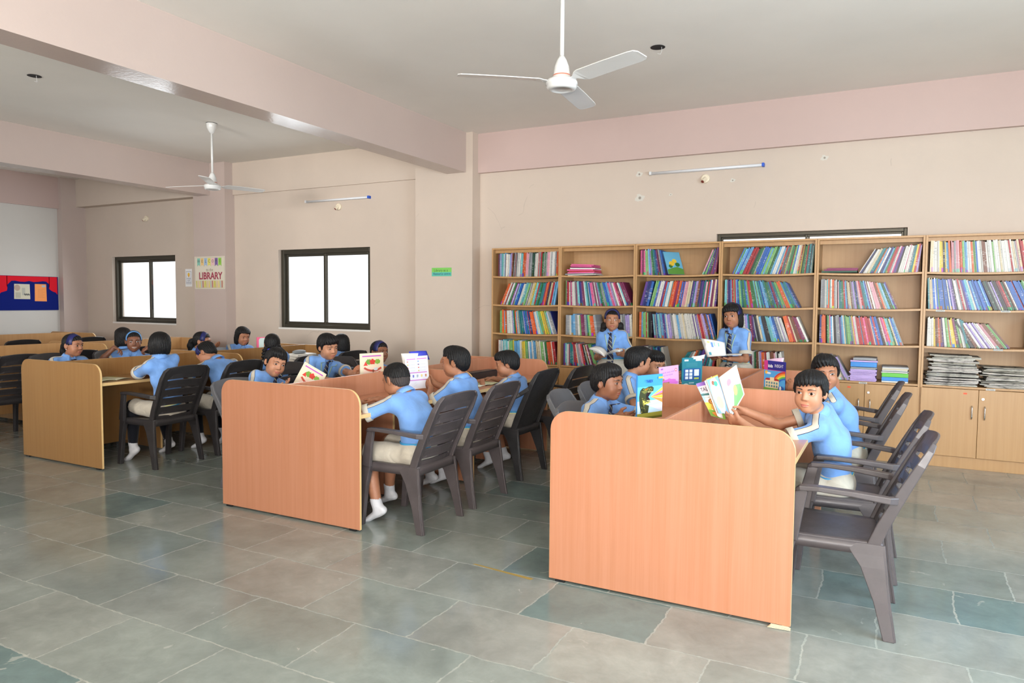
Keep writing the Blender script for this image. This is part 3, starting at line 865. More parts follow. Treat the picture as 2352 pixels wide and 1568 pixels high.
def skin(tone):
    if tone in _SK: return _SK[tone]
    col = {0: srgb(180, 131, 102), 1: srgb(164, 115, 87), 2: srgb(140, 95, 71), 3: srgb(124, 83, 63)}[tone]
    M = mat('skin_%d' % tone, col, .48, .4); N = NT(M); v = N.coords()
    n = N.noise(v, 22, 4, .6)
    N.link(N.ramp(n.outputs[0], [(.3, (col[0] * .92, col[1] * .86, col[2] * .84)), (.7, (min(1, col[0] * 1.06), col[1] * 1.04, col[2] * 1.03))]), N.b.inputs['Base Color'])
    N.b.inputs['Subsurface Weight'].default_value = .08; N.b.inputs['Subsurface Radius'].default_value = (.008, .003, .002); N.b.inputs['Subsurface Scale'].default_value = .6
    N.bump(N.noise(v, 260, 2).outputs[0], .05, .002)
    _SK[tone] = M; return M
LIP = {0: srgb(190, 112, 100), 1: srgb(168, 96, 86), 2: srgb(142, 80, 70), 3: srgb(112, 62, 56)}
def hair_mat():
    M = mat('black_hair', (.006, .0055, .006), .46, .28); N = NT(M)
    v = N.coords((260, 260, 26)); n = N.noise(v, 1.0, 3, .6, .5)
    N.link(N.ramp(n.outputs[0], [(.3, (.004, .0036, .004)), (.75, (.011, .0098, .0098))]), N.b.inputs['Base Color'])
    N.bump(n.outputs[0], .7, .006)
    return M
HAIR = hair_mat()
FADE = mat('cropped_hair', (.04, .03, .027), .8)
SCL = mat('eye_white', (.58, .55, .53), .3); IRIS = mat('iris_brown', (.030, .016, .010), .15); PUP = mat('pupil', (.003, .003, .003), .1); LASH = mat('lash', (.010, .008, .008), .7)
BROW = mat('eyebrow_hair', (.016, .012, .011), .8); LIPLINE = mat('mouth_line', (.07, .025, .022), .7); TEETH = mat('teeth', (.75, .72, .66), .3)
PEARL = mat('pearl', (.85, .83, .8), .15)

def V3(*a): return np.array(a, float)
def unit(v): v = np.array(v, float); return v / max(np.linalg.norm(v), 1e-9)
def rotv(v, ax, ang):
    ax = unit(ax); v = np.array(v, float); c, s = math.cos(ang), math.sin(ang)
    return v * c + np.cross(ax, v) * s + ax * (ax @ v) * (1 - c)
def ik(a, b, l1, l2, pole):
    a = np.array(a, float); b = np.array(b, float); d = b - a; L = np.linalg.norm(d)
    L2 = min(L, (l1 + l2) * .995); u = unit(d)
    x = (l1 * l1 - l2 * l2 + L2 * L2) / (2 * L2); h = math.sqrt(max(l1 * l1 - x * x, 0))
    p = np.array(pole, float); p = unit(p - u * (p @ u))
    return a + u * x + p * h, a + u * L2

def add_hand(fd, W, d, n, right, curl=.5, s=1.0, spread=.06, thumb=.5):
    """palm, four jointed fingers of unequal length and a thumb from the side of the palm"""
    d = unit(d); n = unit(np.array(n, float) - d * (d @ np.array(n, float)))
    ts = np.cross(d, n) * (1 if right else -1)
    fd.loft(W, W + d * .062 * s, ts, (.024 * s, .017 * s), (.034 * s, .013 * s), .012)
    B = W + d * .066 * s
    for i, (off, L) in enumerate(((.0255, .060), (.0085, .068), (-.0085, .063), (-.0245, .050))):
        p = B + ts * off * s - d * (.004 if i in (0, 2) else .012 if i == 3 else 0) * s
        dd = rotv(d, n, (off * spread * 18) * (-1 if right else 1) * -1)
        c = curl * (1 + .12 * (i - 1.5)) if not isinstance(curl, (list, tuple)) else curl[i]
        for seg, (lf, r0, r1, cc) in enumerate(((.42, .0082, .0074, .75), (.33, .0074, .0066, 1.0), (.25, .0066, .0052, .7))):
            ax = np.cross(dd, n)
            dd = rotv(dd, ax, c * cc)
            n_ = n
            q = p + dd * L * lf * s
            fd.cone(p, q, r0 * s, r1 * s, .0035 if seg else .008)
            p = q
    p = W + d * .018 * s + ts * .022 * s
    t1 = unit(d * .55 + ts * .75 + n * .35 * thumb)
    q = p + t1 * .036 * s; fd.cone(p, q, .0125 * s, .0095 * s, .010)
    t2 = unit(d * .85 + ts * .25 + n * .6 * thumb); r = q + t2 * .024 * s; fd.cone(q, r, .0095 * s, .0075 * s, .004)

def head_ops(fd, hc, R, s, girl):
    """skull, face, nose, lips, ears in the head frame (x right, y forward, z up)"""
    T = lambda *p: hc + R @ (np.array(p, float) * s)
    E = lambda c, r, k=.015, mode='u', RR=None: fd.ell(T(*c), np.array(r) * s, R if RR is None else R @ RR, k * s, mode)
    E((0, -.014, .030), (.0700, .0900, .0760), .02)
    E((0, .016, -.026), (.0570, .0660, .0770), .035)
    E((0, .046, -.080), (.026, .027, .022), .03)
    for q in (-1, 1):
        E((q * .033, .047, -.036), (.026, .027, .029), .024)
        E((q * .040, .008, -.060), (.014, .03, .022), .03)
    fd.cone(T(-.032, .0700, .024), T(.032, .0700, .024), .012 * s, .012 * s, .02 * s)
    for q in (-1, 1):
        E((q * .0315, .093, .003), (.019, .0145, .0115), .013, 's')
        E((q * .0310, .0655, .002), (.0150, .0150, .0140), .006)
    fd.cone(T(0, .076, .008), T(0, .0930, -.024), .0062 * s, .0088 * s, .012 * s)
    for q in (-1, 1): E((q * .0100, .0845, -.0275), (.0072, .0085, .0064), .008)
    E((0, .0800, -.0545), (.0200, .0080, .0052), .005)
    E((0, .0780, -.0640), (.0170, .0085, .0060), .005)
    for q in (-1, 1):
        a = .25 * q
        RR = np.array([[math.cos(a), -math.sin(a), 0], [math.sin(a), math.cos(a), 0], [0, 0, 1]])
        E((q * .0725, -.012, -.004), (.0085, .0190, .0300), .006, 'u', RR)
        E((q * .0810, -.006, -.001), (.0055, .0100, .0180), .004, 's', RR)
    return T

def decal(fd, T, R, grid_uv, faces, mi, mats, name, parent, origin, lift):
    """thin patch laid on the face; grid_uv in head units, traced onto the skin"""
    uv = np.array(grid_uv, float)
    P = np.array([T(u, .15, v) for u, v in uv])
    Q = trace(fd, P, -R[:, 1])
    Nn = normals(fd, Q)
    L = np.array(lift)[:, None] if np.ndim(lift) else lift
    Q = Q + Nn * L
    me = bpy.data.meshes.new(name); me.from_pydata([tuple(q) for q in Q - origin], [], faces)
    for m_ in mats: me.materials.append(m_)
    me.polygons.foreach_set('material_index', mi); me.polygons.foreach_set('use_smooth', [True] * len(faces)); me.update()
    o = bpy.data.objects.new(name, me); COL.objects.link(o); o.parent = parent
    return o
def almond(q, w, h, cx, cz, n=20):
    out = []
    for i in range(n):
        a = 2 * PI * i / n; u = math.cos(a); v = math.sin(a)
        vv = (h * (1 - abs(u) ** 2.2) ** .75) * (1 if v >= 0 else -.72)
        out.append((cx + w * u, cz + vv + .0016 * u * q))
    return out
def face_decals(fd, T, R, body, origin, sp):
    """eyes, brows and mouth"""
    oh = sp.get('eyes', 1.0); gz = sp.get('gaze', (0, 0)); sm = sp.get('smile', .3); tone = sp['tone']
    for q in (-1, 1):
        cx, cz, w, h = q * .0310, .0020, .0140, .0070 * oh
        uv = []; fc = []; mi = []; lift = []
        def fan(pts, m_, lf, c):
            o = len(uv); uv.append(c); lift.append(lf)
            for p in pts: uv.append(p); lift.append(lf)
            n = len(pts)
            for i in range(n): fc.append((o, o + 1 + i, o + 1 + (i + 1) % n)); mi.append(m_)
        fan(almond(q, w, h, cx, cz), 0, .0004, (cx, cz))
        ix, iz = cx + gz[0] * .006, cz + .0008 + gz[1] * .004
        def disc(r):
            o = []
            for i in range(18):
                a = 2 * PI * i / 18; u = ix + r * math.cos(a); v = iz + r * math.sin(a)
                t = min(1, abs((u - cx) / w)); lim = h * (1 - t ** 2.2) ** .75; b = .0016 * (u - cx) / w * q
                v = min(max(v, cz - lim * .72 + b), cz + lim + b); o.append((u, v))
            return o
        fan(disc(.0066), 1, .0009, (ix, min(iz, cz + h * .5))); fan(disc(.0034), 2, .0013, (ix, min(iz, cz + h * .5)))
        # upper lid line
        o = len(uv); n = 13
        for i in range(n):
            u = -1.06 + 2.12 * i / (n - 1); t = min(1, abs(u)); v = cz + h * (1 - t ** 2.2) ** .75 + .0016 * u * q
            for th in (-.0002, .0020): uv.append((cx + w * u, v + th * (1 - .4 * t))); lift.append(.0014)
        for i in range(n - 1): fc.append((o + 2 * i, o + 2 * i + 2, o + 2 * i + 3, o + 2 * i + 1)); mi.append(3)
        decal(fd, T, R, uv, fc, mi, [SCL, IRIS, PUP, LASH], 'eye', body, origin, lift)
        # brow
        uv = []; fc = []; n = 11
        for i in range(n):
            t = i / (n - 1); u = q * (.0125 + .036 * t); v = .0205 + .0050 * math.sin(PI * min(1, t * .85 + .05)) - .001 * t
            th = .0032 * (1 - .75 * t) * min(1, .5 + 4 * t)
            uv += [(u, v - th), (u, v + th)]
        for i in range(n - 1): fc.append((2 * i, 2 * i + 2, 2 * i + 3, 2 * i + 1))
        decal(fd, T, R, uv, fc, [0] * len(fc), [BROW], 'eyebrow', body, origin, .0009)
    # mouth
    w = .0205 + .004 * sm; z0 = -.0590; uv = []; fc = []; mi = []; n = 15; lift = []
    lm = 'lips_%d' % tone; LM = mat(lm, LIP[tone], .45)
    rows = []
    op = sp.get('teeth', 0)
    for i in range(n):
        u = -1 + 2 * i / (n - 1); c = z0 + .0055 * sm * u * u
        e = (1 - u * u) ** .6
        upv = c + (.0052 * e - .0012 * math.exp(-(u / .16) ** 2)); lo = c - .0072 * e
        rows.append((u * w, lo - .0006, c - .0006 - op * .0035 * e, c + .0006 + op * .0012 * e, upv + .0005))
    for r in rows:
        for v in r[1:]: uv.append((r[0], v)); lift.append(.0006)
        # order per column: lo, mid-, mid+, up
    for i in range(n - 1):
        for j, m_ in ((0, 0), (1, 1), (2, 0)):
            a = i * 4 + j; fc.append((a, a + 4, a + 5, a + 1)); mi.append(m_)
    decal(fd, T, R, uv, fc, mi, [LM, TEETH if op else LIPLINE], 'lips', body, origin, lift)
# ------------------------------------------------------------------ people
def hairline(style):
    if style == 'fringe': return [-.12, -.06, -.030, -.014, .004, .014, .026, .045, .10], [-.066, -.060, -.034, .016, .018, -.012, .026, .042, .044]
    if style == 'short': return [-.12, -.06, -.030, -.014, .004, .014, .026, .045, .10], [-.064, -.058, -.034, .016, .018, -.018, .026, .046, .054]
    if style == 'cropped': return [-.12, -.06, -.03, .0, .03, .05, .10], [-.008, -.002, .016, .034, .048, .056, .060]
    if style == 'sides': return [-.12, -.06, -.032, -.014, .004, .014, .030, .05, .10], [-.062, -.060, -.036, .016, .018, -.01, .045, .056, .062]
    if style == 'bob': return [-.12, .000, .010, .020, .032, .045, .10], [-.104, -.106, -.102, -.075, .014, .040, .046]
    if style == 'bowl': return [-.12, -.05, .000, .010, .020, .032, .045, .10], [-.078, -.080, -.066, -.05, -.03, .014, .040, .044]
    if style == 'loosebob': return [-.12, .000, .012, .024, .036, .050, .10], [-.122, -.122, -.112, -.06, .030, .052, .060]
    return [-.12, -.06, -.030, -.014, .006, .018, .032, .05, .10], [-.066, -.060, -.036, .018, .016, .004, .030, .052, .064]   # pulled back
def hair_field(style, s, extra, sweep_=.8):
    fd = Field()
    th = {'fringe': .013, 'short': .012, 'cropped': .006, 'sides': .0028, 'bob': .015, 'bowl': .015, 'loosebob': .014, 'pulled': .007}[style]
    S = lambda p: np.array(p, float) * s
    fd.ell(S((0, -.014, .030)), S((.0700 + th, .0900 + th, .0760 + th * 1.05)), None, .02)
    if style in ('short', 'fringe', 'sides', 'pulled', 'cropped'):
        fd.ell(S((0, -.052, -.020)), S((.052 + th, .042 + th, .052)), None, .03)
        fd.ell(S((0, -.004, .0)), S((.0655 + th * .8, .055, .045)), None, .03)
    if style == 'short': fd.ell(S((.012, .03, .085)), S((.055, .055, .030)), None, .03)
    if style == 'fringe': fd.ell(S((0, .046, .068)), S((.060, .050, .038)), None, .03)
    if style == 'bowl':
        fd.ell(S((0, -.050, -.020)), S((.074, .056, .066)), None, .03)
        for q in (-1, 1): fd.ell(S((q * .060, -.020, -.020)), S((.026, .046, .060)), None, .02)
        fd.ell(S((0, .040, .062)), S((.066, .054, .040)), None, .03)
    if style in ('bob', 'loosebob'):
        fd.ell(S((0, -.055, -.040)), S((.072, .054, .078)), None, .03)
        for q in (-1, 1): fd.ell(S((q * .066, -.020, -.045)), S((.024, .046, .078)), None, .02)
        fd.ell(S((0, .040, .062)), S((.066, .054, .040)), None, .03)
    ys, zs = hairline(style)
    ys = [y * s for y in ys]; zs = [z * s for z in zs]
    jag = {'fringe': .0040, 'short': .0034, 'bob': .0022, 'bowl': .003, 'loosebob': .003}.get(style, .0012) * s
    def cut(x, y, z):
        L = np.interp(np.broadcast_to(y, np.broadcast_shapes(x.shape, y.shape, z.shape)), ys, zs) if x.ndim == 3 else np.interp(y, ys, zs)
        return (L + jag * (np.sin(x * 260 / s + y * 90 + 1.7 * np.sin(x * 60)) + .6 * np.sin(x * 570 / s + 1.3 - y * 140) + 1.6 * np.sin(x * 46 / s + sweep_)) - z) * .75
    fd.fnop(cut, [-9] * 3, [9] * 3, .004 * s, 'i')
    def locks(x, y, z):
        az = np.arctan2(x / s - .006, y / s + .03)
        fade = np.clip(((x / s) ** 2 + (y / s + .03) ** 2) * 500, 0, 1)
        return fade * (.0018 * np.sin(38 * az + 2.2 * np.sin(4 * az + 30 * z) + 1.5 * np.sin(z * 50)) + .0010 * np.sin(83 * az + 3 * np.sin(z * 70 + az)))
    fd.disp(locks)
    for (pts, r0, r1, kind) in extra:
        if kind == 'braid':
            P = [S(p) for p in pts]; n = 15
            for i in range(n):
                t = i / (n - 1) * (len(P) - 1); k = min(int(t), len(P) - 2); c = P[k] + (P[k + 1] - P[k]) * (t - k)
                q = (-1) ** i * .007 * s
                fd.ell(c + np.array([q, q * .5, 0]), S((r0 * (1 - .35 * i / n), r0 * (1 - .35 * i / n), r0 * .72)), None, .004)
        else:
            P = [S(p) for p in pts]; n = len(P) - 1
            for i in range(n): fd.cone(P[i], P[i + 1], (r0[i]) * s, (r0[i + 1]) * s, .018)
    return fd

PEOPLE = {}
def person(label, pel, head, face, hyaw, hpitch=0, hroll=0, girl=False, tone=1, hair='short', band=None, extra=(), L=None, Rr=None, tie=False, lanyard=False,
           legs='shorts', feet=None, stand=False, s=1.0, hi=True, slouch=.03, smile=.3, eyes=1.0, gaze=(0, 0), teeth=0, earring=False, logo=False, sl=.78, group=None, shoulder=0.0, bow=None, neck=None, sw=.128):
    pel = np.array(pel, float); hc = np.array(head, float)
    a = math.radians(face); f = V3(math.cos(a), math.sin(a), 0); r = V3(math.sin(a), -math.cos(a), 0); zz = V3(0, 0, 1)
    # head frame
    ha = math.radians(hyaw); hf = V3(math.cos(ha), math.sin(ha), 0); hr = V3(math.sin(ha), -math.cos(ha), 0)
    p = math.radians(hpitch); q = math.radians(hroll)
    hf2 = hf * math.cos(p) - zz * math.sin(p); hu = np.cross(hr, hf2)
    hr2 = hr * math.cos(q) + hu * math.sin(q); hu2 = np.cross(hr2, hf2)
    R = np.stack([hr2, hf2, hu2], 1)
    root = empty('person', (pel[0], pel[1], 0), 0, label, 'person', group or 'schoolchildren in blue shirts')
    O = V3(pel[0], pel[1], 0)
    T0 = lambda *c: hc + R @ (np.array(c, float) * s)
    N = T0(0, -.040, -.080) - zz * .032 * s - f * .006 if neck is None else np.array(neck, float)
    ax = unit(N - pel); LT = np.linalg.norm(N - pel)
    C = pel + (N - pel) * .58 - f * slouch
    sr = unit(r - ax * (r @ ax))
    tw = math.radians(shoulder); sr = unit(sr * math.cos(tw) + f * math.sin(tw))
    cf = np.cross(ax, sr) if np.cross(ax, sr) @ f > 0 else -np.cross(ax, sr)
    SL = N - sr * sw * s - ax * .056 * s; SR_ = N + sr * sw * s - ax * .056 * s
    la, lf = .235 * s, .205 * s
    arms = []
    for S_, A, right in ((SL, L, False), (SR_, Rr, True)):
        A = A or {}
        W = A.get('w')
        side = sr if right else -sr
        W = np.array(W, float) if W is not None else S_ + f * .20 + side * .02 - zz * .26
        E, W2 = ik(S_, W, la, lf, A.get('pole', tuple(side * .7 - zz * .8 - f * .2)))
        d = np.array(A.get('d', unit(W2 - E)), float); n = np.array(A.get('n', -zz), float)
        arms.append((S_, E, W2, d, n, A.get('curl', .35), right, A.get('thumb', .5)))
    # legs
    lg = []
    for k, sd in enumerate((-1, 1)):
        H = pel + r * sd * .070 * s - zz * .01
        if stand:
            An = V3(pel[0], pel[1], .065) + r * sd * .065 * s - f * .01; K = (H + An) / 2 + f * .012; tilt = .0
        else:
            if feet and feet[k] is not None: An = np.array(feet[k][:3], float); tilt = feet[k][3] if len(feet[k]) > 3 else .45
            else: An = pel + f * .36 * s + r * sd * .07; An[2] = .095; tilt = .25
            K, An = ik(H, An, .355 * s, .365 * s, tuple(f * .8 + zz * .9))
        ff = unit(f * math.cos(tilt) - zz * math.sin(tilt)); fu = unit(zz * math.cos(tilt) + f * math.sin(tilt))
        lg.append((H, K, An, ff, fu))
    # ---- body: one continuous skin surface
    fd = Field()
    T = head_ops(fd, hc, R, s, girl)
    fd.cone(T(0, -.022, -.050), N - ax * .01, .0395 * s, .0450 * s, .02)
    fd.loft(pel, C, sr, (.095 * s, .072 * s), (.105 * s, .070 * s), .04)
    fd.loft(C, N - ax * .045 * s, sr, (.105 * s, .07 * s), (.075 * s, .045 * s), .04)
    for (S_, E, W, d, n, curl, right, th) in arms:
        fd.cone(N - ax * .045 * s, S_, .034 * s, .034 * s, .03)
        fd.cone(S_, E, .034 * s, .029 * s, .02)
        mid = E + (W - E) * .35
        fd.cone(E, mid, .029 * s, .0295 * s, .015); fd.cone(mid, W, .0295 * s, .0205 * s, .015)
        add_hand(fd, W, d, n, right, curl, s * .93, thumb=th)
    for (H, K, An, ff, fu) in lg:
        fd.cone(pel, H, .058 * s, .055 * s, .03); fd.cone(H, K, .056 * s, .047 * s, .03)
        mid = K + (An - K) * .35 - f * .012 * s
        fd.cone(K, mid, .046 * s, .048 * s, .02); fd.cone(mid, An, .048 * s, .030 * s, .02)
        hl = An - ff * .030 * s - fu * .036 * s
        fd.loft(hl, An + ff * .115 * s - fu * .044 * s, r, (.024 * s, .024 * s), (.032 * s, .015 * s), .02)
    hf_ = .0026 if hi else .0036
    hh = .0027 if hi else .0045
    fines = []
    for i in range(3):
        g = [(hc[i] - .125 * s, hc[i] + .125 * s, hf_)]
        for (S_, E, W, d, n, curl, right, th) in arms:
            ends = np.stack([W - d * .015, W + d * .13 * s + n * .0, W + d * .06 + n * .07, W])
            g.append((ends[:, i].min() - .035, ends[:, i].max() + .035, hh))
        fines.append(g)
    body = sculpt('body', fd, .011, skin(tone), root, O, fines)
    face_decals(fd, T, R, body, O, dict(tone=tone, smile=smile, eyes=eyes, gaze=gaze, teeth=teeth))
    # ---- hair in the head's own frame
    M = Matrix(((R[0, 0], R[0, 1], R[0, 2], hc[0] - O[0]), (R[1, 0], R[1, 1], R[1, 2], hc[1] - O[1]), (R[2, 0], R[2, 1], R[2, 2], hc[2] - O[2]), (0, 0, 0, 1)))
    hfld = hair_field(hair, s, extra, (len(label) * 1.37) % 6.28)
    ho = sculpt('hair', hfld, .0030 if hi else .0045, HAIR, root); ho.matrix_local = M
    if hair == 'cropped':
        so = sculpt('hair', hair_field('sides', s, ()), .0038, FADE, root); so.matrix_local = M; so['label'] = 'closely shaved sides of the hair'
    if band:
        bm, w, yb = {'navy': (BANDN, .050, .022), 'light': (BANDL, .022, .030)}[band]
        th = {'bob': .015, 'loosebob': .014}.get(hair, .007) + .0022
        rings = []
        for i in range(33):
            t = math.radians(-14 + 208 * i / 32)
            ring = []
            for (dy, o_) in ((-w / 2, 0), (w / 2, 0), (w / 2, .0025), (-w / 2, .0025)):
                y = yb + dy + .020 * math.sin(t) * 0
                fc = math.sqrt(max(1 - ((y + .014) / (.09 + th)) ** 2, 0))
                ring.append(((( .070 + th) * fc + o_) * math.cos(t) * s, y * s, (.030 + ((.076 + th * 1.05) * fc + o_) * math.sin(t)) * s))
            rings.append(ring)
        hb = MB().loft(rings).build('headband', bm, root, smooth=True); hb.matrix_local = M
    if bow:
        b_ = MB()
        sweep(b_, [(-.06 * s, -.088 * s, -.052 * s), (-.02 * s, -.112 * s, -.048 * s), (.03 * s, -.112 * s, -.036 * s), (.062 * s, -.085 * s, -.03 * s)], .014, .010)
        bo = b_.build('ribbon', BOW, root, bevel=.002); bo.matrix_local = M
    if earring:
        for q in (-1, 1):
            eo = MB().lathe([(0, -.0045), (.0032, -.0032), (.0045, 0), (.0032, .0032), (0, .0045)], n=12).build('earring', PEARL, root, smooth=True)
            eo.matrix_local = M @ Matrix.Translation((q * .0785 * s, -.003 * s, -.036 * s))
    # ---- shirt
    def wr(x, y, z):
        return .0030 * np.sin(36 * (x * .7 + y * .5 + z * .8) + 2.2 * np.sin(9 * z + 8 * x)) + .0019 * np.sin(63 * (y * .7 - z * .5 + x * .4) + 1.6 * np.sin(13 * y + 4 * z))
    sf = Field()
    WT = pel + ax * .075 * s
    sf.loft(WT, C, sr, (.122 * s, .092 * s), (.126 * s, .088 * s), .03)
    sf.loft(C, N - ax * .050 * s, sr, (.126 * s, .086 * s), (.096 * s, .054 * s), .05)
    sf.plane(pel + ax * .052 * s, -ax)
    slv = []
    for (S_, E, W, d, n, curl, right, th) in arms:
        sf.cone(N - ax * .036 * s, S_ - ax * .002, .040 * s, .041 * s, .045)
        sd_ = sr if right else -sr
        sf.cone(C + (N - C) * .5 + sd_ * .055 * s, S_ - ax * .006, .058 * s, .042 * s, .05)
        dr = unit(E - S_); e = S_ + dr * la * sl
        slv.append((S_, e, dr, right))
        def fn(x, y, z, S_=S_, e=e, dr=dr):
            ab = e + dr * .06 - S_; L2 = ab @ ab
            px, py, pz = x - S_[0], y - S_[1], z - S_[2]
            t = np.clip((px * ab[0] + py * ab[1] + pz * ab[2]) / L2, 0, 1)
            rad = np.sqrt((px - t * ab[0]) ** 2 + (py - t * ab[1]) ** 2 + (pz - t * ab[2]) ** 2)
            h = (x - e[0]) * dr[0] + (y - e[1]) * dr[1] + (z - e[2]) * dr[2]
            ro = (.044 + .008 * t) * s
            return np.maximum(rad - ro, h)
        lo = np.minimum(S_, e) - .08; hi_ = np.maximum(S_, e) + .08
        sf.fnop(fn, lo, hi_, .022)
    sf.disp(wr)
    def stripe(V):
        best = np.full(len(V), 1.0); pos = lambda q: np.maximum(q, 0)
        for (S_, e, dr, right) in slv:
            side = sr if right else -sr
            outd = unit(ax * .75 + side * .65); outd = unit(outd - dr * (outd @ dr)); w = np.cross(dr, outd)
            h = (V - S_) @ dr; rad = np.linalg.norm(V - S_ - np.outer(h, dr), axis=1)
            best = np.minimum(best, np.abs((V - S_) @ w) + 2 * pos(-h) + 2 * pos(-(V - S_) @ outd) + 3 * pos(rad - .075 * s) + 5 * pos(h - np.linalg.norm(e - S_) + .005))
            b = N + side * .045 * s; d2 = unit(S_ - b); L2 = np.linalg.norm(S_ - b); h2 = (V - b) @ d2; w2 = unit(np.cross(d2, ax))
            best = np.minimum(best, np.abs((V - b) @ w2) + 2 * pos(-h2) + 2 * pos(h2 - L2 - .012) + 2 * pos(-((V - b) @ np.cross(w2, d2)) * np.sign(np.cross(w2, d2) @ ax) - .01))
        return best
    shirt = sculpt('shirt', sf, .0068 if hi else .009, SHIRT, root, O, attrs={'stripe': stripe})
    for (S_, e, dr, right) in slv:
        u1 = unit(np.cross(dr, V3(.3, .2, 1))); u2 = np.cross(dr, u1); rings = []
        ro = (.044 + .008 * la * sl / (la * sl + .06)) * s
        for (h, k) in ((-.028, .0015), (-.027, .0062), (-.012, .0072), (.005, .0082), (.0068, .0065), (.006, .0020), (-.004, -.0050)):
            rings.append([tuple(e + dr * h + (u1 * math.cos(2 * PI * i / 36) + u2 * math.sin(2 * PI * i / 36)) * (ro + k + .0016 * math.sin(3 * 2 * PI * i / 36 + right)) - O) for i in range(36)])
        MB().loft(rings, cap=False).build('cuff', BEIGE, shirt, smooth=True)
    # collar
    nd = unit(unit(T(0, -.03, -.06) - N) + ax * .8)
    nc = unit(cf - nd * (cf @ nd)); ns = np.cross(nc, nd)
    if ns @ sr < 0: ns = -ns
    pts = []; npf = 5; na = 30
    for i in range(na):
        ph = math.radians(16 + 328 * i / (na - 1)); fr = min(ph, 2 * PI - ph)
        dp = math.exp(-(fr / .62) ** 2)
        for (rr, hh_) in ((.042, -.010), (.0445, .022 - .008 * dp), (.0490, .0235 - .008 * dp), (.060 + .010 * dp, .006 - .016 * dp), (.071 + .016 * dp, -.016 - .034 * dp)):
            pts.append(N + (ns * math.sin(ph) * 1.04 + nc * math.cos(ph) * (1.0 if math.cos(ph) > 0 else .92)) * rr * s + nd * hh_ * s + ax * .002)
    cb = MB().add([tuple(q_ - O) for q_ in pts], [(i * npf + j, (i + 1) * npf + j, (i + 1) * npf + j + 1, i * npf + j + 1) for i in range(na - 1) for j in range(npf - 1)])
    cb.build('collar', COLLAR, shirt, smooth=True, solid=.0022, bevel=0)
    def strip(name, cent, widths, M_, lift, par, thick=.003):
        P = trace(sf, np.array(cent) + cf * .25, -cf); Nn = normals(sf, P, .006)
        c_ = np.array(cent); off = (P - c_) @ cf; bad = (off < .06) | (off > .2)
        P[bad] = c_[bad] + cf * .122 * s; Nn[bad] = cf
        P = P + Nn * lift
        tg = np.gradient(P, axis=0); pts = []
        for i in range(len(P)):
            w = unit(np.cross(tg[i], Nn[i])); pts += [P[i] - w * widths[i], P[i] + w * widths[i]]
        mb = MB().add([tuple(q_ - O) for q_ in pts], [(2 * i, 2 * i + 1, 2 * i + 3, 2 * i + 2) for i in range(len(P) - 1)])
        return mb.build(name, M_, par, smooth=True, solid=thick)
    if tie:
        n = 18; top = N - ax * .012 * s + cf * .0; bot = pel + ax * (.0 if stand else .07) * s
        cent = [top + (bot - top) * i / (n - 1) for i in range(n)]
        wd = [.015 + .002 * (i == 0) if i < 2 else (.0105 if i == 2 else min(.012 + .0016 * i, .034)) for i in range(n)]
        strip('tie', cent, [w * s for w in wd], TIE, .006, shirt, .005)
    if lanyard:
        for q_ in (-1, 1):
            n = 16; a0 = N + sr * q_ * .058 * s - ax * .034 * s; b0 = C - ax * .06 * s + sr * q_ * .012
            strip('lanyard', [a0 + (b0 - a0) * i / (n - 1) for i in range(n)], [.0055] * n, LANY, .0035, shirt, .0012)
    if logo:
        mb = MB(); c0 = C + ax * .035 * s - sr * .062 * s
        for k, (tx, sz) in enumerate((('ACADEMIC', .0095), ('HEIGHTS', .0095), ('PUBLIC SCHOOL', .0062))):
            text_mb(tx, sz, lambda u, v, d_: (-u, v - .012 * k, 0), 1 if k == 2 else 0, mb)
        P0 = [c0 + sr * u * s + ax * v * s + cf * .2 for u, v, _ in mb.v]
        P0 = trace(sf, P0, -cf); P0 = P0 + normals(sf, P0, .006) * .0012
        mb.v = [tuple(q_ - O) for q_ in P0]
        mb.build('badge_lettering', [mat('badge_blue', (.03, .10, .42), .6), mat('badge_dark', (.02, .02, .05), .6)], shirt)
    # ---- trousers, skirt, belt, socks
    belt_c = pel + ax * .060 * s
    if legs == 'skirt':
        mb = MB(); rings = []
        for j in range(14):
            t = j / 13; c = belt_c * (1 - t) + (V3(pel[0], pel[1], pel[2] - .30 * s)) * t
            ring = []
            for i in range(96):
                ph = 2 * PI * i / 96
                k = 1 + (.045 * t ** .5) * math.sin(ph * 14 + .5 * math.sin(3 * ph))
                fl = (.121 + .085 * t ** .45)
                ring.append(tuple(c + sr * math.cos(ph) * fl * s * k + f * math.sin(ph) * (fl - .022) * s * k - O))
            rings.append(ring)
        pn = mb.loft(rings, cap=True).build('skirt', BEIGE, root, smooth=True)
    else:
        tf = Field()
        tf.loft(pel - ax * .01, belt_c, sr, (.116 * s, .092 * s), (.115 * s, .089 * s), .03)
        tf.plane(belt_c + ax * .004, ax)
        for (H, K, An, ff, fu) in lg:
            dr = unit(K - H); e = H + (K - H) * (.95 if not stand else .9)
            def fn(x, y, z, H=H, K=K, e=e, dr=dr):
                ab = K - H; L2 = ab @ ab
                px, py, pz = x - H[0], y - H[1], z - H[2]
                t = np.clip((px * ab[0] + py * ab[1] + pz * ab[2]) / L2, 0, 1)
                rad = np.sqrt((px - t * ab[0]) ** 2 + (py - t * ab[1]) ** 2 + (pz - t * ab[2]) ** 2)
                h = (x - e[0]) * dr[0] + (y - e[1]) * dr[1] + (z - e[2]) * dr[2]
                return np.maximum(rad - (.073 - .008 * t) * s, h)
            tf.fnop(fn, np.minimum(H, K) - .1, np.maximum(H, K) + .1, .03)
            tf.cone(pel, H, .078 * s, .074 * s, .03)
        tf.disp(lambda x, y, z: .0030 * np.sin(31 * (x * .6 - y * .7 + z * .9) + 2.4 * np.sin(10 * y + 9 * x)) + .0018 * np.sin(70 * (x * .5 + y * .5 - z * .7)))
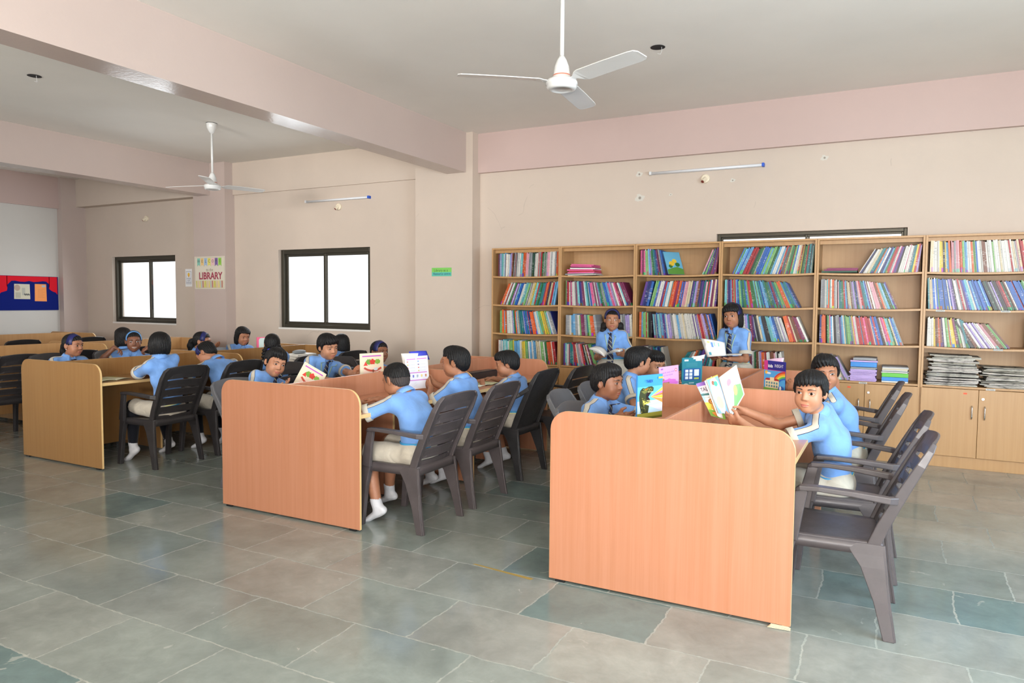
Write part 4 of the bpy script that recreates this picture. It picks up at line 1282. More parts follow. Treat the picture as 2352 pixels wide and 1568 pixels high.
        pn = sculpt('shorts', tf, .0085 if hi else .010, BEIGE, root, O)
    rings = []; ac = []
    for j, (h, k) in enumerate(((-.022, 1.0), (-.011, 1.006), (0, 1.006), (.014, 1.0))):
        rings.append([tuple(belt_c + ax * h * s + sr * math.cos(2 * PI * i / 40) * .1235 * s * k + f * math.sin(2 * PI * i / 40) * .0975 * s * k - O) for i in range(40)]); ac += [(.0, .29, .69, 1.0)[j]] * 40
    bmb = MB().loft(rings, cap=False)
    bo = bmb.build('belt', BELT, pn, smooth=True, solid=.004)
    at = bo.data.attributes.new('across', 'FLOAT', 'POINT'); at.data.foreach_set('value', ac)
    for (H, K, An, ff, fu) in lg:
        kf = Field(); hl = An - ff * .030 * s - fu * .036 * s
        kf.loft(hl, An + ff * .118 * s - fu * .044 * s, r, (.028 * s, .028 * s), (.036 * s, .018 * s), .02)
        up_ = unit(K - An); kf.cone(An - fu * .01, An + up_ * .055 * s, .036 * s, .0365 * s, .02)
        kf.plane(An + up_ * .062 * s, up_)
        kf.disp(lambda x, y, z: .0014 * np.sin(90 * z + 14 * x + 20 * y))
        sculpt('sock', kf, .0065, SOCK, root, O)
        if legs == 'leggings':
            lf_ = Field(); mid = K + (An - K) * .35 - f * .012 * s
            lf_.cone(H + (K - H) * .55, K, .060 * s, .052 * s, .02); lf_.cone(K, mid, .050 * s, .052 * s, .02); lf_.cone(mid, An + up_ * .03, .052 * s, .036 * s, .02)
            sculpt('legging', lf_, .009, LEGG, root, O)
    if abs(LT - .40 * s) > .05: print('TORSO', label, round(LT, 3), 'N', N.round(3))
    for (S_, E, W, d, n, curl, right, th) in arms: print('ARM', label[:40], 'R' if right else 'L', 'S', S_.round(2), 'E', E.round(2), 'W', W.round(2)) if DEBUG else None
    return dict(root=root, N=N, arms=arms)
DEBUG = False
# ------------------------------------------------------------------ books on the shelves
def book_mat(attr):
    M = mat('book_cover' + ('_many' if attr else ''), (.5, .5, .5), .38, .5); N = NT(M)
    if attr:
        a = N.add('ShaderNodeAttribute'); a.attribute_name = 'tint'; col = a.outputs['Color']
        b = N.add('ShaderNodeAttribute'); b.attribute_name = 'along'
        sp = N.add('ShaderNodeSeparateXYZ'); N.link(b.outputs['Vector'], sp.inputs[0]); z = sp.outputs[2]; rnd = sp.outputs[0]; vec = b.outputs['Vector']
    else:
        oi = N.add('ShaderNodeObjectInfo'); col = oi.outputs['Color']; rnd = oi.outputs['Random']
        tc = N.add('ShaderNodeTexCoord'); sp = N.add('ShaderNodeSeparateXYZ'); N.link(tc.outputs['Object'], sp.inputs[0]); z = sp.outputs[2]
        cb = N.add('ShaderNodeCombineXYZ'); N.link(rnd, cb.inputs[0]); N.link(sp.outputs[0], cb.inputs[1]); N.link(z, cb.inputs[2]); vec = cb.outputs[0]
    # printed title: broken marks along the spine, plus a label band whose height differs from book to book
    mp = N.add('ShaderNodeMapping'); mp.inputs['Scale'].default_value = (91, 1.5, 46); N.link(vec, mp.inputs[0])
    n = N.noise(mp.outputs[0], 1.0, 2, .6)
    txt = N.math('GREATER_THAN', n.outputs[0], .57)
    lo = N.math('MULTIPLY_ADD', rnd, .35, .12); hi = N.math('MULTIPLY_ADD', rnd, .25, .62)
    band = N.math('MULTIPLY', N.math('GREATER_THAN', z, lo), N.math('LESS_THAN', z, hi))
    ink = N.math('MULTIPLY', txt, band)
    lum = N.math('GREATER_THAN', N.math('MULTIPLY', rnd, 7.3), 3.6)
    inkc = N.mix(lum, (.75, .74, .70), (.04, .04, .08))
    c = N.mix(N.math('MULTIPLY', ink, .45), col, inkc)
    r2 = N.math('FRACT', N.math('MULTIPLY', rnd, 17.7)); r3 = N.math('FRACT', N.math('MULTIPLY', rnd, 53.1))
    foot = N.math('MULTIPLY', N.math('LESS_THAN', z, N.math('MULTIPLY_ADD', r2, .12, .04)), N.math('GREATER_THAN', r3, .55))
    hs = N.add('ShaderNodeHueSaturation'); N.link(N.math('FRACT', N.math('ADD', r2, .35)), hs.inputs['Hue']); hs.inputs['Value'].default_value = .8; N.link(col, hs.inputs['Color'])
    c = N.mix(foot, c, hs.outputs[0])
    N.link(c, N.b.inputs['Base Color'])
    return M
BKM, BKA = book_mat(False), book_mat(True)
PAL = {
 'w': srgb(226, 224, 216), 'cr': srgb(222, 206, 170), 'gy': srgb(150, 152, 156), 'k': srgb(36, 34, 40), 'r': srgb(186, 36, 44), 'dr': srgb(120, 24, 38), 'o': srgb(226, 100, 40),
 'y': srgb(226, 196, 60), 'lg': srgb(130, 186, 110), 'g': srgb(46, 120, 66), 'dg': srgb(28, 76, 56), 't': srgb(28, 128, 134), 'lt': srgb(120, 196, 200), 'lb': srgb(110, 176, 222),
 'b': srgb(36, 104, 190), 'nb': srgb(30, 44, 118), 'p': srgb(92, 54, 140), 'lp': srgb(176, 156, 214), 'pk': srgb(226, 96, 150), 'lpk': srgb(232, 168, 180), 'm': srgb(132, 40, 88), 'br': srgb(128, 74, 48)}
CNAME = {'w': 'white', 'cr': 'cream', 'gy': 'grey', 'k': 'black', 'r': 'red', 'dr': 'dark red', 'o': 'orange', 'y': 'yellow', 'lg': 'light green', 'g': 'green', 'dg': 'dark green', 't': 'teal', 'lt': 'pale turquoise',
         'lb': 'light blue', 'b': 'blue', 'nb': 'navy blue', 'p': 'purple', 'lp': 'lilac', 'pk': 'pink', 'lpk': 'pale pink', 'm': 'maroon', 'br': 'brown'}
# (unit, row from the top): runs of (start, end, lean at start, lean at end, mean height, thickness, colours); lean > 0 = top to the right
RUNS = {
 (0, 0): [(.07, .30, 0, 3, .262, .013, 'm lt w br w lb lp gy'), (.30, 1, 4, 2, .266, .012, 'gy w lt o lpk gy dg w r g gy lpk w gy o')],
 (0, 1): [(.09, 1, 24, 9, .262, .014, 'o w r g lp m b w lt lg gy cr y lt r g t o p cr r lb k m')],
 (0, 2): [(.09, 1, 0, -20, .262, .014, 'lg o lb w w lb g o cr t lp b r nb o lb w lt lg y lp w gy nb')],
 (0, 3): [(.06, 1, 0, -9, .255, .015, 'w w lt w lg w lb lb w y lg lb w lb cr lg w g o r dr')],
 (1, 1): [(.05, 1, 0, -24, .262, .014, 'm r w pk w t gy lt nb p m w lt t b lp pk m w lp t g gy lg b lb lpk pk lp m w r m w lt m m gy')],
 (1, 2): [(.05, .55, 0, -10, .225, .024, 'gy w lb gy w m m t lg o gy lg'), (.72, 1, -8, -3, .235, .018, 'm p w gy lp w')],
 (1, 3): [(.02, .18, 0, -2, .24, .014, 'p lt w m t gy'), (.18, .62, -8, -24, .25, .014, 'r o w gy lpk r k w g w m lg o t b lb'), (.62, 1, -16, -6, .22, .015, 'nb lb p t b nb m')],
 (2, 0): [(.03, .36, 0, -13, .262, .013, 'pk m pk w lg w lb lp w g t lb nb m dr gy b nb'), (.80, 1, 22, 3, .26, .015, 'lpk lg br t dg p m p m p t r')],
 (2, 1): [(.03, .16, 14, 12, .268, .022, 'p nb nb b t'), (.16, 1, 14, 5, .265, .014, 'lg b lp w p r lb w w o r m o b b lpk lpk cr p t lp br nb p t g r w m k dg t')],
 (2, 2): [(.03, .22, 0, -3, .262, .017, 'o lb lg lg r k k k br'), (.22, 1, -6, -16, .255, .013, 'nb b lt b lb p w lb lp gy w w lb w w cr w w w w w m p r lpk lp br b nb b')],
 (2, 3): [(.03, .42, 0, -14, .24, .014, 'lpk p m w w gy lp gy m t b lb nb t w cr'), (.50, 1, 32, 6, .235, .016, 't t gy w o br t nb p o b t g lt r br m')],
 (3, 0): [(.10, .62, 24, 18, .275, .013, 'b lb b lb r r r dg g w b b lg lg lg g lb w lb cr'), (.62, 1, 16, 3, .27, .012, 'br o o lg y g r lg b w cr o br y k g r dg t dg t dg nb')],
 (3, 1): [(.02, .20, 0, -4, .268, .011, 'lt m lb nb p r r w r lb b lg'), (.20, .86, -5, -27, .268, .011, 'lg t g b lb r g g lt p lg t b lb t g b g dr m t lg r o lg b t lb b')],
 (3, 2): [(.02, .40, 0, -8, .258, .014, 'w lg lt lb w p lpk p t r m w lp lb t m p w'), (.40, .76, -12, -20, .25, .014, 'k gy cr lb k w lt lb b w gy lp w'), (.76, .98, -16, -26, .255, .016, 'o r cr br r m w m')],
 (3, 3): [(.02, .10, 0, 0, .2, .02, 'w lt lpk'), (.22, .72, 0, -8, .232, .013, 'lb r cr y br m w g br w lp o w r w gy br lpk w k w b')],
 (4, 0): [(.40, 1, 30, 5, .245, .013, 'w k w w cr w t t o lb w nb lg lb g r r w pk p k w w m pk w gy t y r lpk lp m dg')],
 (4, 1): [(.02, .20, 0, -2, .262, .016, 'gy w lt o lp w'), (.20, .80, -2, -24, .255, .013, 'lpk t g r lb k cr br w lp nb w lpk r gy t lb nb w lpk w lpk lpk br o t lt lb g lp p br')],
 (4, 2): [(.02, .10, 0, -3, .255, .017, 'nb o o o'), (.10, .86, -2, -20, .258, .013, 'g lg lg w k gy gy p lb cr lg lg lg t gy y w r r lp r pk pk r b w b r b k br w pk o lt g r b lb gy')],
 (4, 3): [(.02, .36, -4, -30, .235, .013, 'w gy lp w w nb lp lp w cr gy lp gy')],
 (5, 0): [(.02, .22, 0, -5, .268, .015, 'cr w o w y k cr lb o'), (.22, 1, -3, -12, .268, .013, 'lpk lpk lpk o lg lb w o lg b w w br w w w w w w w w w w cr gy cr r cr lpk r r cr y')],
 (5, 1): [(.02, .60, -3, -22, .27, .014, 't cr b lb b lg b k b b w lp p k w gy r w m lb lt w b lb b nb b b lb b'), (.60, 1, -22, -24, .262, .014, 'dg k gy lp k lg dr r br w b b r b b g lg w m')],
 (5, 2): [(.02, .42, 0, -16, .25, .015, 'w nb w y br o gy p w lg o gy y m k y w gy t g'), (.42, .78, -30, -38, .255, .013, 'k br w lp w lp w w lpk br lg w lt'), (.90, 1, 2, 0, .25, .018, 'br t br r br')],
 (5, 3): [],
}
def book_geo(t, D, h):
    """cover shell with a page block showing at the top; unit origin: bottom centre of the spine"""
    x = t / 2; c = min(.0016, t * .14)
    v = []; f = []; m = []
    def bx(x0, x1, y0, y1, z0, z1, mi):
        o = len(v)
        v.extend([(a, b, q) for q in (z0, z1) for b in (y0, y1) for a in (x0, x1)])
        for k in ((0, 2, 3, 1), (4, 5, 7, 6), (0, 1, 5, 4), (2, 6, 7, 3), (0, 4, 6, 2), (1, 3, 7, 5)): f.append(tuple(o + i for i in k)); m.append(mi)
    bx(-x, -x + c, 0, D, 0, h, 0); bx(x - c, x, 0, D, 0, h, 0); bx(-x + c, x - c, -.0015, .002, 0, h, 0)
    bx(-x + c, x - c, .002, D - .004, .002, h - .004, 1)
    return v, f, m
allb = []
for (u, row), runs in RUNS.items():
    x0, x1 = CX[u] + .022, CX[u + 1] - .022; Wd = x1 - x0; zb = SHZ[row]
    k = 0
    for (s, e, l0, l1, hm, th, cols) in runs:
        cols = cols.split(); th = th * (.82 if th < .0155 else .92); X = x0 + s * Wd; Xe = x0 + e * Wd - .002; Xs = X; i = 0
        n_est = max(1, (e - s) * Wd / (th * 1.04))
        while True:
            tt = max(.005, th * random.uniform(.55, 1.45)); fr = (X - Xs) / max(Xe - Xs, 1e-3)
            ang = math.radians(l0 + (l1 - l0) * min(1, fr)); w = tt / math.cos(ang) + .0006
            hh = hm * random.uniform(.955, 1.03)
            top = X + w + hh * math.sin(ang)
            if X + w > Xe + .001 or (ang > 0 and top > x1 + .012 and X + w > Xe - .02): break
            ang_ok = ang
            if ang > 0 and X + w + hh * math.sin(ang) > x1: ang_ok = math.asin(max(0, (x1 - X - w) / hh))
            ci = cols[min(len(cols) - 1, int(fr * len(cols) + random.uniform(-.35, .35)))] if random.random() > .12 else random.choice(cols)
            if random.random() < .5 and i and allb: pass
            sag = -.009 * (1 - (2 * (X - x0) / Wd - 1) ** 2) * (1 if row < 3 else .2)
            c = PAL[ci]; j = random.uniform(.82, 1.12)
            allb.append(dict(u=u, row=row, x=X + w / 2, z=zb + sag + tt / 2 * abs(math.sin(ang_ok)) + .0006, y=CY + .020 + random.uniform(0, .022), t=tt, D=random.uniform(.19, .215), h=hh, a=ang_ok, c=tuple(min(1, q * j * .8) for q in c), cn=ci, k=k))
            X += w; i += 1; k += 1
def ordn(n):
    base = ['first', 'second', 'third', 'fourth', 'fifth', 'sixth', 'seventh', 'eighth', 'ninth', 'tenth', 'eleventh', 'twelfth', 'thirteenth', 'fourteenth', 'fifteenth', 'sixteenth', 'seventeenth', 'eighteenth', 'nineteenth', 'twentieth']
    if n < 20: return base[n]
    tens = {2: 'twenty', 3: 'thirty', 4: 'forty', 5: 'fifty', 6: 'sixty', 7: 'seventy', 8: 'eighty'}
    t, o = divmod(n + 1, 10)
    return ({2: 'twentieth', 3: 'thirtieth', 4: 'fortieth', 5: 'fiftieth', 6: 'sixtieth', 7: 'seventieth', 8: 'eightieth'}[t] if o == 0 else tens[t] + '-' + base[o - 1])
ROWN = ['top', 'second', 'third', 'lowest']
def vis(b):
    P = Vector((b['x'], b['y'], b['z'] + b['h'] / 2)); d = (P - Vector((0, 0, CAM_H))).length
    a = b['t'] * b['h'] / d ** 2
    if b['x'] > .98: a *= .0
    if b['row'] == 3 and b['u'] < 4: a *= .35
    return a
rank = sorted(range(len(allb)), key=lambda i: -vis(allb[i]))
pick = set(rank[:292])
gv, gf, gm, gt, ga = [], [], [], [], []
mesh_cache = {}
for i, b in enumerate(allb):
    Rm = Matrix.Translation((b['x'], b['y'], b['z'])) @ Matrix.Rotation(b['a'], 4, 'Y')
    if i in pick:
        key = (round(b['t'] / .002), round(b['h'] / .006))
        if key not in mesh_cache:
            v, f, m_ = book_geo(key[0] * .002, .2, 1.0)
            me = bpy.data.meshes.new('book'); me.from_pydata(v, [], f); me.materials.append(BKM); me.materials.append(PAPER); me.polygons.foreach_set('material_index', m_); me.update(); mesh_cache[key] = me
        o = bpy.data.objects.new('book', mesh_cache[key]); COL.objects.link(o)
        o.location = (b['x'], b['y'], b['z']); o.rotation_euler = (0, b['a'], 0); o.scale = (b['t'] / (key[0] * .002) * .98, 1, b['h'])
        o.color = (*b['c'], 1)
        tag(o, '%s book, %s from left, %s shelf of the %s' % (CNAME[b['cn']], ordn(b['k']), ROWN[b['row']], ['leftmost bookcase', 'second bookcase from left', 'third bookcase from left', 'fourth bookcase from left', 'fifth bookcase from left', 'rightmost bookcase'][b['u']]), 'book', 'books standing on the bookcase shelves')
    else:
        v, f, m_ = book_geo(b['t'], b['D'], b['h']); o0 = len(gv); rr = random.random()
        for p in v: gv.append(tuple(Rm @ Vector(p))); gt.append(b['c']); ga.append((rr, 0, p[2] / b['h']))
        for q in f: gf.append(tuple(o0 + k for k in q))
        gm += m_
me = bpy.data.meshes.new('shelved_books'); me.from_pydata(gv, [], gf); me.materials.append(BKA); me.materials.append(PAPER); me.polygons.foreach_set('material_index', gm)
at = me.attributes.new('tint', 'FLOAT_COLOR', 'POINT'); at.data.foreach_set('color', np.array([(*c, 1) for c in gt], np.float32).ravel())
at = me.attributes.new('along', 'FLOAT_VECTOR', 'POINT'); at.data.foreach_set('vector', np.array(ga, np.float32).ravel())
o = bpy.data.objects.new('shelved_books', me); COL.objects.link(o)
tag(o, 'remaining smaller books filling the shelves of the bookcases', 'books', kind='stuff')
print('BOOKS', len(allb))

# flat piles on the shelves
def flat(name, x, y, z, w, d, t, rz, col, label, cat, group, warp=0.0, tilt=0.0, mats=None):
    mb = MB(); n = 6; rings = []
    for i in range(n + 1):
        u = i / n - .5; zz = warp * math.sin(PI * (u + .5)) + tilt * u
        rings.append([(u * w, -d / 2, zz), (u * w, d / 2, zz), (u * w, d / 2, zz + t), (u * w, -d / 2, zz + t)])
    mb.loft(rings)
    o = mb.build(name, mats or mat('pile_' + col, PAL[col], .5), loc=(x, y, z), rot=(0, 0, rz))
    return tag(o, label, cat, group)
z = SHZ[0]
for k in range(9):
    c = ['w', 'gy', 'pk', 'r', 'pk', 'w', 'm', 'pk', 'pk'][k]; t = [.006, .012, .012, .010, .014, .012, .010, .012, .010][k]
    flat('magazine', CX[1] + .235 + random.uniform(-.02, .02), CY + .15, z + .001, .34 - .012 * k + random.uniform(-.02, .02), .24, t, random.uniform(-.06, .06), c, '%s magazine, %s from the bottom of the pile on the second bookcase' % (CNAME[c], ordn(k)), 'magazine', 'pile of pink magazines', .0, .014 * (k - 3) / 6 * -1)
    z += t + .0025
z = SHZ[0]
for k in range(3):
    c = ['dg', 'm', 'm'][k]; flat('book', CX[4] + .19 + .012 * k, CY + .13, z + .001, .30 - .02 * k, .2, .016 - .003 * k, .02 * k, c, '%s book lying flat, %s from bottom, top shelf of fifth bookcase' % (CNAME[c], ordn(k)), 'book', 'three books lying flat'); z += .0175 - .003 * k
# slanted picture book with its cover showing, on the third bookcase
pb = MB().box(-.004, .004, 0, .2, 0, .255)
o = pb.build('picture_book', [mat('picture_blue', srgb(110, 176, 206), .4)], loc=(CX[2] + .345, CY + .03, SHZ[0] + .003), rot=(0, math.radians(-24), math.radians(-38)))
tag(o, 'light blue picture book slumped sideways on the third bookcase top shelf', 'book')
mb = MB()
mb.prism([(-.0, .0), (.2, .0), (.2, .06), (.13, .085), (.06, .07), (0, .05)], lambda u, v, d: (.0042 + d, u, v), 0, .0004, 0)
for (cx, cz, r_, mi) in ((.07, .12, .035, 1), (.11, .15, .03, 1), (.14, .11, .03, 2), (.05, .09, .025, 2)):
    mb.prism([(cx + r_ * math.cos(q * PI / 5), cz + r_ * .8 * math.sin(q * PI / 5)) for q in range(10)], lambda u, v, d: (.0047 + d, u, v), 0, .0004, mi)
mb.build('cover_picture', [mat('leaf_green', srgb(90, 140, 60), .5), mat('fruit_yellow', srgb(228, 190, 60), .5), mat('deep_green', srgb(50, 110, 50), .5)], o)
# box files and papers on the fifth bookcase
def boxfile(x, z, w, h, col, label):
    mb = MB(); mb.box(-w / 2, w / 2, 0, .26, 0, h); mb.box(-w / 2 + .004, w / 2 - .004, -.0015, 0, .004, h - .004, 1)
    o = mb.build('box_file', [mat('file_' + col, PAL[col] if col in PAL else col, .4), mat('file2_' + col, tuple(c * .9 for c in PAL[col]), .4)], loc=(x, CY + .03, z), bevel=.003)
    return tag(o, label, 'box file', 'box files and papers on the fifth bookcase')
X4 = CX[4]; zb = SHZ[3]
PAL['fb'] = srgb(40, 140, 220); PAL['fg'] = srgb(96, 196, 60); PAL['lil'] = srgb(196, 170, 226)
z = zb
for k in range(12):
    t = .0085; flat('lilac_booklet', X4 + .415 + random.uniform(-.008, .008), CY + .15, z, .215 + random.uniform(-.012, .012), .25, t, random.uniform(-.03, .03), 'lil' if k < 10 else 'gy', 'lilac booklet, %s from the bottom of the pile under the blue file' % ordn(k), 'booklet', 'pile of lilac booklets', .002 * math.sin(k)); z += t + .0022
boxfile(X4 + .42, z + .001, .215, .042, 'fb', 'blue box file on top of the lilac booklets, fifth bookcase'); z += .046
flat('lilac_booklet', X4 + .42, CY + .15, z, .225, .25, .012, .02, 'lil', 'lilac booklet lying on top of the blue box file', 'booklet', 'pile of lilac booklets'); z += .014
flat('lilac_booklet', X4 + .43, CY + .15, z, .19, .24, .022, -.02, 'gy', 'greyish worn booklet topmost above the blue box file', 'booklet', 'pile of lilac booklets', .003)
z = zb
boxfile(X4 + .675, z + .013, .21, .034, 'fb', 'bright blue box file under the green one, fifth bookcase')
flat('paper_folder', X4 + .675, CY + .16, z, .21, .25, .011, 0, 'w', 'white folder at the bottom under the bright blue box file', 'folder', 'box files and papers on the fifth bookcase')
boxfile(X4 + .675, z + .049, .21, .034, 'fg', 'bright green box file on the bright blue one, fifth bookcase')
z += .085
for k in range(6):
    c = ['w', 'gy', 'w', 'cr', 'w', 'gy'][k]; flat('paper_folder', X4 + .675 + random.uniform(-.006, .006), CY + .16, z, .205 + random.uniform(-.01, .02), .25, .0075, random.uniform(-.03, .03), c, '%s worn folder, %s above the green box file' % (CNAME[c], ordn(k)), 'folder', 'box files and papers on the fifth bookcase', .002); z += .0095
# newspaper piles of the rightmost bookcase
NWS = []
for k in range(4):
    c = [srgb(196, 192, 180), srgb(170, 164, 150), srgb(120, 116, 110), srgb(206, 198, 190)][k]
    M = mat('newsprint_%d' % k, c, .8); N = NT(M); n = N.noise(N.coords((14, 14, 260)), 1, 3, .7)
    N.link(N.ramp(n.outputs[0], [(.38, tuple(q * .18 for q in c)), (.5, c), (.66, c), (.70, (.25, .07, .07) if k % 2 else (.1, .16, .3)), (.74, c)]), N.b.inputs['Base Color']); NWS.append(M)
for (pile, xa, xw, H_, n_) in (('tall', CX[5] + .245, .40, .265, 26), ('lower', CX[5] + .64, .34, .175, 20)):
    z = SHZ[3] + .001
    for k in range(n_):
        t = H_ / n_ * random.uniform(.75, 1.0)
        flat('newspaper', xa + random.uniform(-.026, .026), CY + .15 + random.uniform(-.012, .012), z, xw * (1 - .16 * (k / n_) * (pile == 'tall')) + random.uniform(-.03, .02), .26, t, random.uniform(-.09, .09), 'w', 'folded newspaper, %s from the bottom of the %s pile, rightmost bookcase' % (ordn(k), pile), 'newspaper', 'newspaper piles', random.uniform(-.005, .005), random.uniform(-.008, .008), NWS[random.randrange(4)]); z += H_ / n_
# ------------------------------------------------------------------ magazines, posters, things on the desks
def fr_of(o, u, v):
    o = Vector(o); u = Vector(u).normalized(); v = Vector(v); v = (v - u * v.dot(u)).normalized(); w = u.cross(v)
    return lambda a, b, d: o + u * a + v * b + w * d
_pm = {}
def ink(c):
    if c not in _pm: _pm[c] = mat('print_%d_%d_%d' % c, srgb(*c), .42)
    return _pm[c]
class Art:
    """flat printed picture: polygons stacked in thin layers on a frame"""
    def __init__(s, fr): s.fr = fr; s.mb = MB(); s.mats = []; s.l = 1
    def mi(s, c):
        m_ = ink(c)
        if m_ not in s.mats: s.mats.append(m_)
        return s.mats.index(m_)
    def poly(s, p, c):
        s.l += 1; d = s.l * .00012
        s.mb.add([s.fr(a, b, d) for a, b in p], [tuple(range(len(p)))], s.mi(c)); return s
    def rect(s, a0, a1, b0, b1, c): return s.poly([(a0, b0), (a1, b0), (a1, b1), (a0, b1)], c)
    def disc(s, a, b, ra, rb, c, n=18, w=0, k=5): return s.poly([(a + ra * (1 + w * math.sin(k * 2 * PI * i / n)) * math.cos(2 * PI * i / n), b + rb * (1 + w * math.sin(k * 2 * PI * i / n)) * math.sin(2 * PI * i / n)) for i in range(n)], c)
    def arc(s, a, b, r0, r1, t0, t1, c, n=16):
        P = [(a + r1 * math.cos(t0 + (t1 - t0) * i / n), b + r1 * math.sin(t0 + (t1 - t0) * i / n)) for i in range(n + 1)]
        P += [(a + r0 * math.cos(t1 - (t1 - t0) * i / n), b + r0 * math.sin(t1 - (t1 - t0) * i / n)) for i in range(n + 1)]
        o = len(P) // 2; s.l += 1; d = s.l * .00012
        s.mb.add([s.fr(x, y, d) for x, y in P], [(i, i + 1, len(P) - 2 - i, len(P) - 1 - i) for i in range(o - 1)], s.mi(c)); return s
    def text(s, t, size, a, b, c, rot=0, bold=0, squash=1):
        s.l += 1; cr, sr_ = math.cos(rot), math.sin(rot); d = s.l * .00012
        text_mb(t, size, lambda u, v, d_: s.fr(a + u * cr - v * sr_, b + u * sr_ + v * cr, d), s.mi(c), s.mb, bold=bold, squash=squash); return s
    def build(s, name, parent=None): return s.mb.build(name, s.mats, parent)
def magazine(name, label, o, u, v, W, H, T, col, art=None, cat='magazine', group=None, back=None):
    fr = fr_of(o, u, v)
    root = empty(name, tuple(o), 0, label, cat, group)
    L = lambda a, b, d: fr(a, b, d) - Vector(o)
    mb = MB(); P = [(0, 0), (W, 0), (W, H), (0, H)]
    mb.prism(P, L, -.0008, 0); mb.prism(P, L, -T, -T + .0008)
    mb.prism([(0, 0), (.0008, 0), (.0008, H), (0, H)], L, -T, 0)
    mb.build('cover', ink(col), root)
    MB().prism([(.001, .002), (W - .003, .002), (W - .003, H - .002), (.001, H - .002)], L, -T + .001, -.001).build('pages', PAPER, root)
    if art:
        A = Art(L); art(A, W, H); A.build('cover_print', root)
    return root
def leaf(root, name, o, p, q, r, M_, bulge=.01, n=8, art=None, thick=.0008, flip=False):
    """curved paper leaf: corners o (spine bottom), p (outer bottom), q (outer top), r (spine top), relative to the root"""
    o, p, q, r = map(Vector, (o, p, q, r)); nrm = (p - o).cross(r - o).normalized(); pts = []
    def at(a, b): return (o * (1 - a) + p * a) * (1 - b) + (r * (1 - a) + q * a) * b + nrm * bulge * math.sin(PI * min(1, a * 1.0)) * 1.0
    for i in range(n + 1):
        for j in range(5): pts.append(at(i / n, j / 4))
    mb = MB().add(pts, [(i * 5 + j, (i + 1) * 5 + j, (i + 1) * 5 + j + 1, i * 5 + j + 1) for i in range(n) for j in range(4)])
    ob = mb.build(name, M_, root, smooth=True, solid=thick)
    if art:
        A = Art((lambda a, b, d: at(1 - a, b) - nrm * (d + thick * .6 + .0006)) if flip else (lambda a, b, d: at(a, b) + nrm * (d + thick * .6 + .0006))); art(A, 1, 1); A.build('print', ob)
    return ob

# --- posters and signs
fr = fr_of((-9.386, 7.4448, 1.56), (1, 0, 0), (0, 0, 1))
MBp = MB().prism([(0, 0), (.655, 0), (.655, .485), (0, .485)], fr, 0, .0012)
po = tag(MBp.build('library_poster', ink((222, 214, 196))), 'hand-drawn WELCOME to the LIBRARY poster on the far column', 'poster')
A = Art(lambda a, b, d: fr(a, b, d + .0012))
for (x0, x1, y0, y1) in ((.012, .643, .012, .0145), (.012, .643, .47, .4725), (.012, .0145, .012, .47), (.64, .643, .012, .47)): A.rect(x0, x1, y0, y1, (150, 142, 124))
for k, (ch, c) in enumerate(zip('WELCOME', ((134, 196, 178), (232, 196, 130), (160, 186, 214), (226, 218, 110), (232, 190, 190), (122, 96, 156), (146, 206, 70)))):
    x = .06 + k * .077; A.poly([(x, .46), (x + .062, .46), (x + .062, .335), (x + .031, .365), (x, .335)], c); A.text(ch, .062, x + .031, .412, (90, 90, 90))
A.text('to the', .062, .33, .285, (150, 140, 124)); A.text('LIBRARY', .145, .345, .19, (166, 62, 84), bold=.004, squash=.92)
A.rect(.03, .62, .018, .125, (214, 206, 168))
for k in range(17):
    x = .035 + k * .0345; c = ((206, 196, 120), (222, 190, 160), (232, 208, 120), (180, 190, 190), (190, 120, 120), (214, 200, 90))[k % 6]
    A.poly([(x, .02), (x + .024, .02), (x + .012 + .01 * (k % 3), .122), (x - .012 + .01 * (k % 3), .122)], c)
A.build('drawing', po)
fr2 = fr_of((-9.825, 7.619, 1.60), (1, 0, 0), (0, 0, 1))
po = tag(MB().prism([(0, 0), (.155, 0), (.155, .275), (0, .275)], fr2, 0, .001).build('silence_sign', ink((232, 232, 232))), 'small white keep-silence notice beside the far window', 'sign')
A = Art(lambda a, b, d: fr2(a, b, d + .001))
A.rect(.018, .137, .04, .235, (70, 80, 110)); A.rect(.022, .133, .044, .231, (226, 228, 232)); A.disc(.078, .185, .026, .030, (236, 190, 60)); A.disc(.078, .165, .012, .022, (226, 170, 70))
for k, t in enumerate(('PLEASE', 'KEEP', 'SILENCE')): A.text(t, .028, .078, .122 - .03 * k, (60, 66, 90))
A.build('print', po)
fr3 = fr_of((-5.054, 7.4398, 1.712), (1, 0, 0), (0, 0, 1))
po = tag(MB().prism([(0, 0), (.29, 0), (.29, .105), (0, .105)], fr3, 0, .0012).build('column_sign', ink((112, 190, 120))), 'small green sign on the column reading Library as a Resource centre', 'sign')
A = Art(lambda a, b, d: fr3(a, b, d + .0012))
A.rect(.003, .287, .003, .05, (92, 186, 172)); A.rect(.003, .287, .05, .102, (128, 200, 92)); A.text('Library as a', .044, .135, .072, (34, 60, 50)); A.text('Resource centre', .044, .15, .030, (24, 44, 90), squash=.85); A.build('lettering', po)
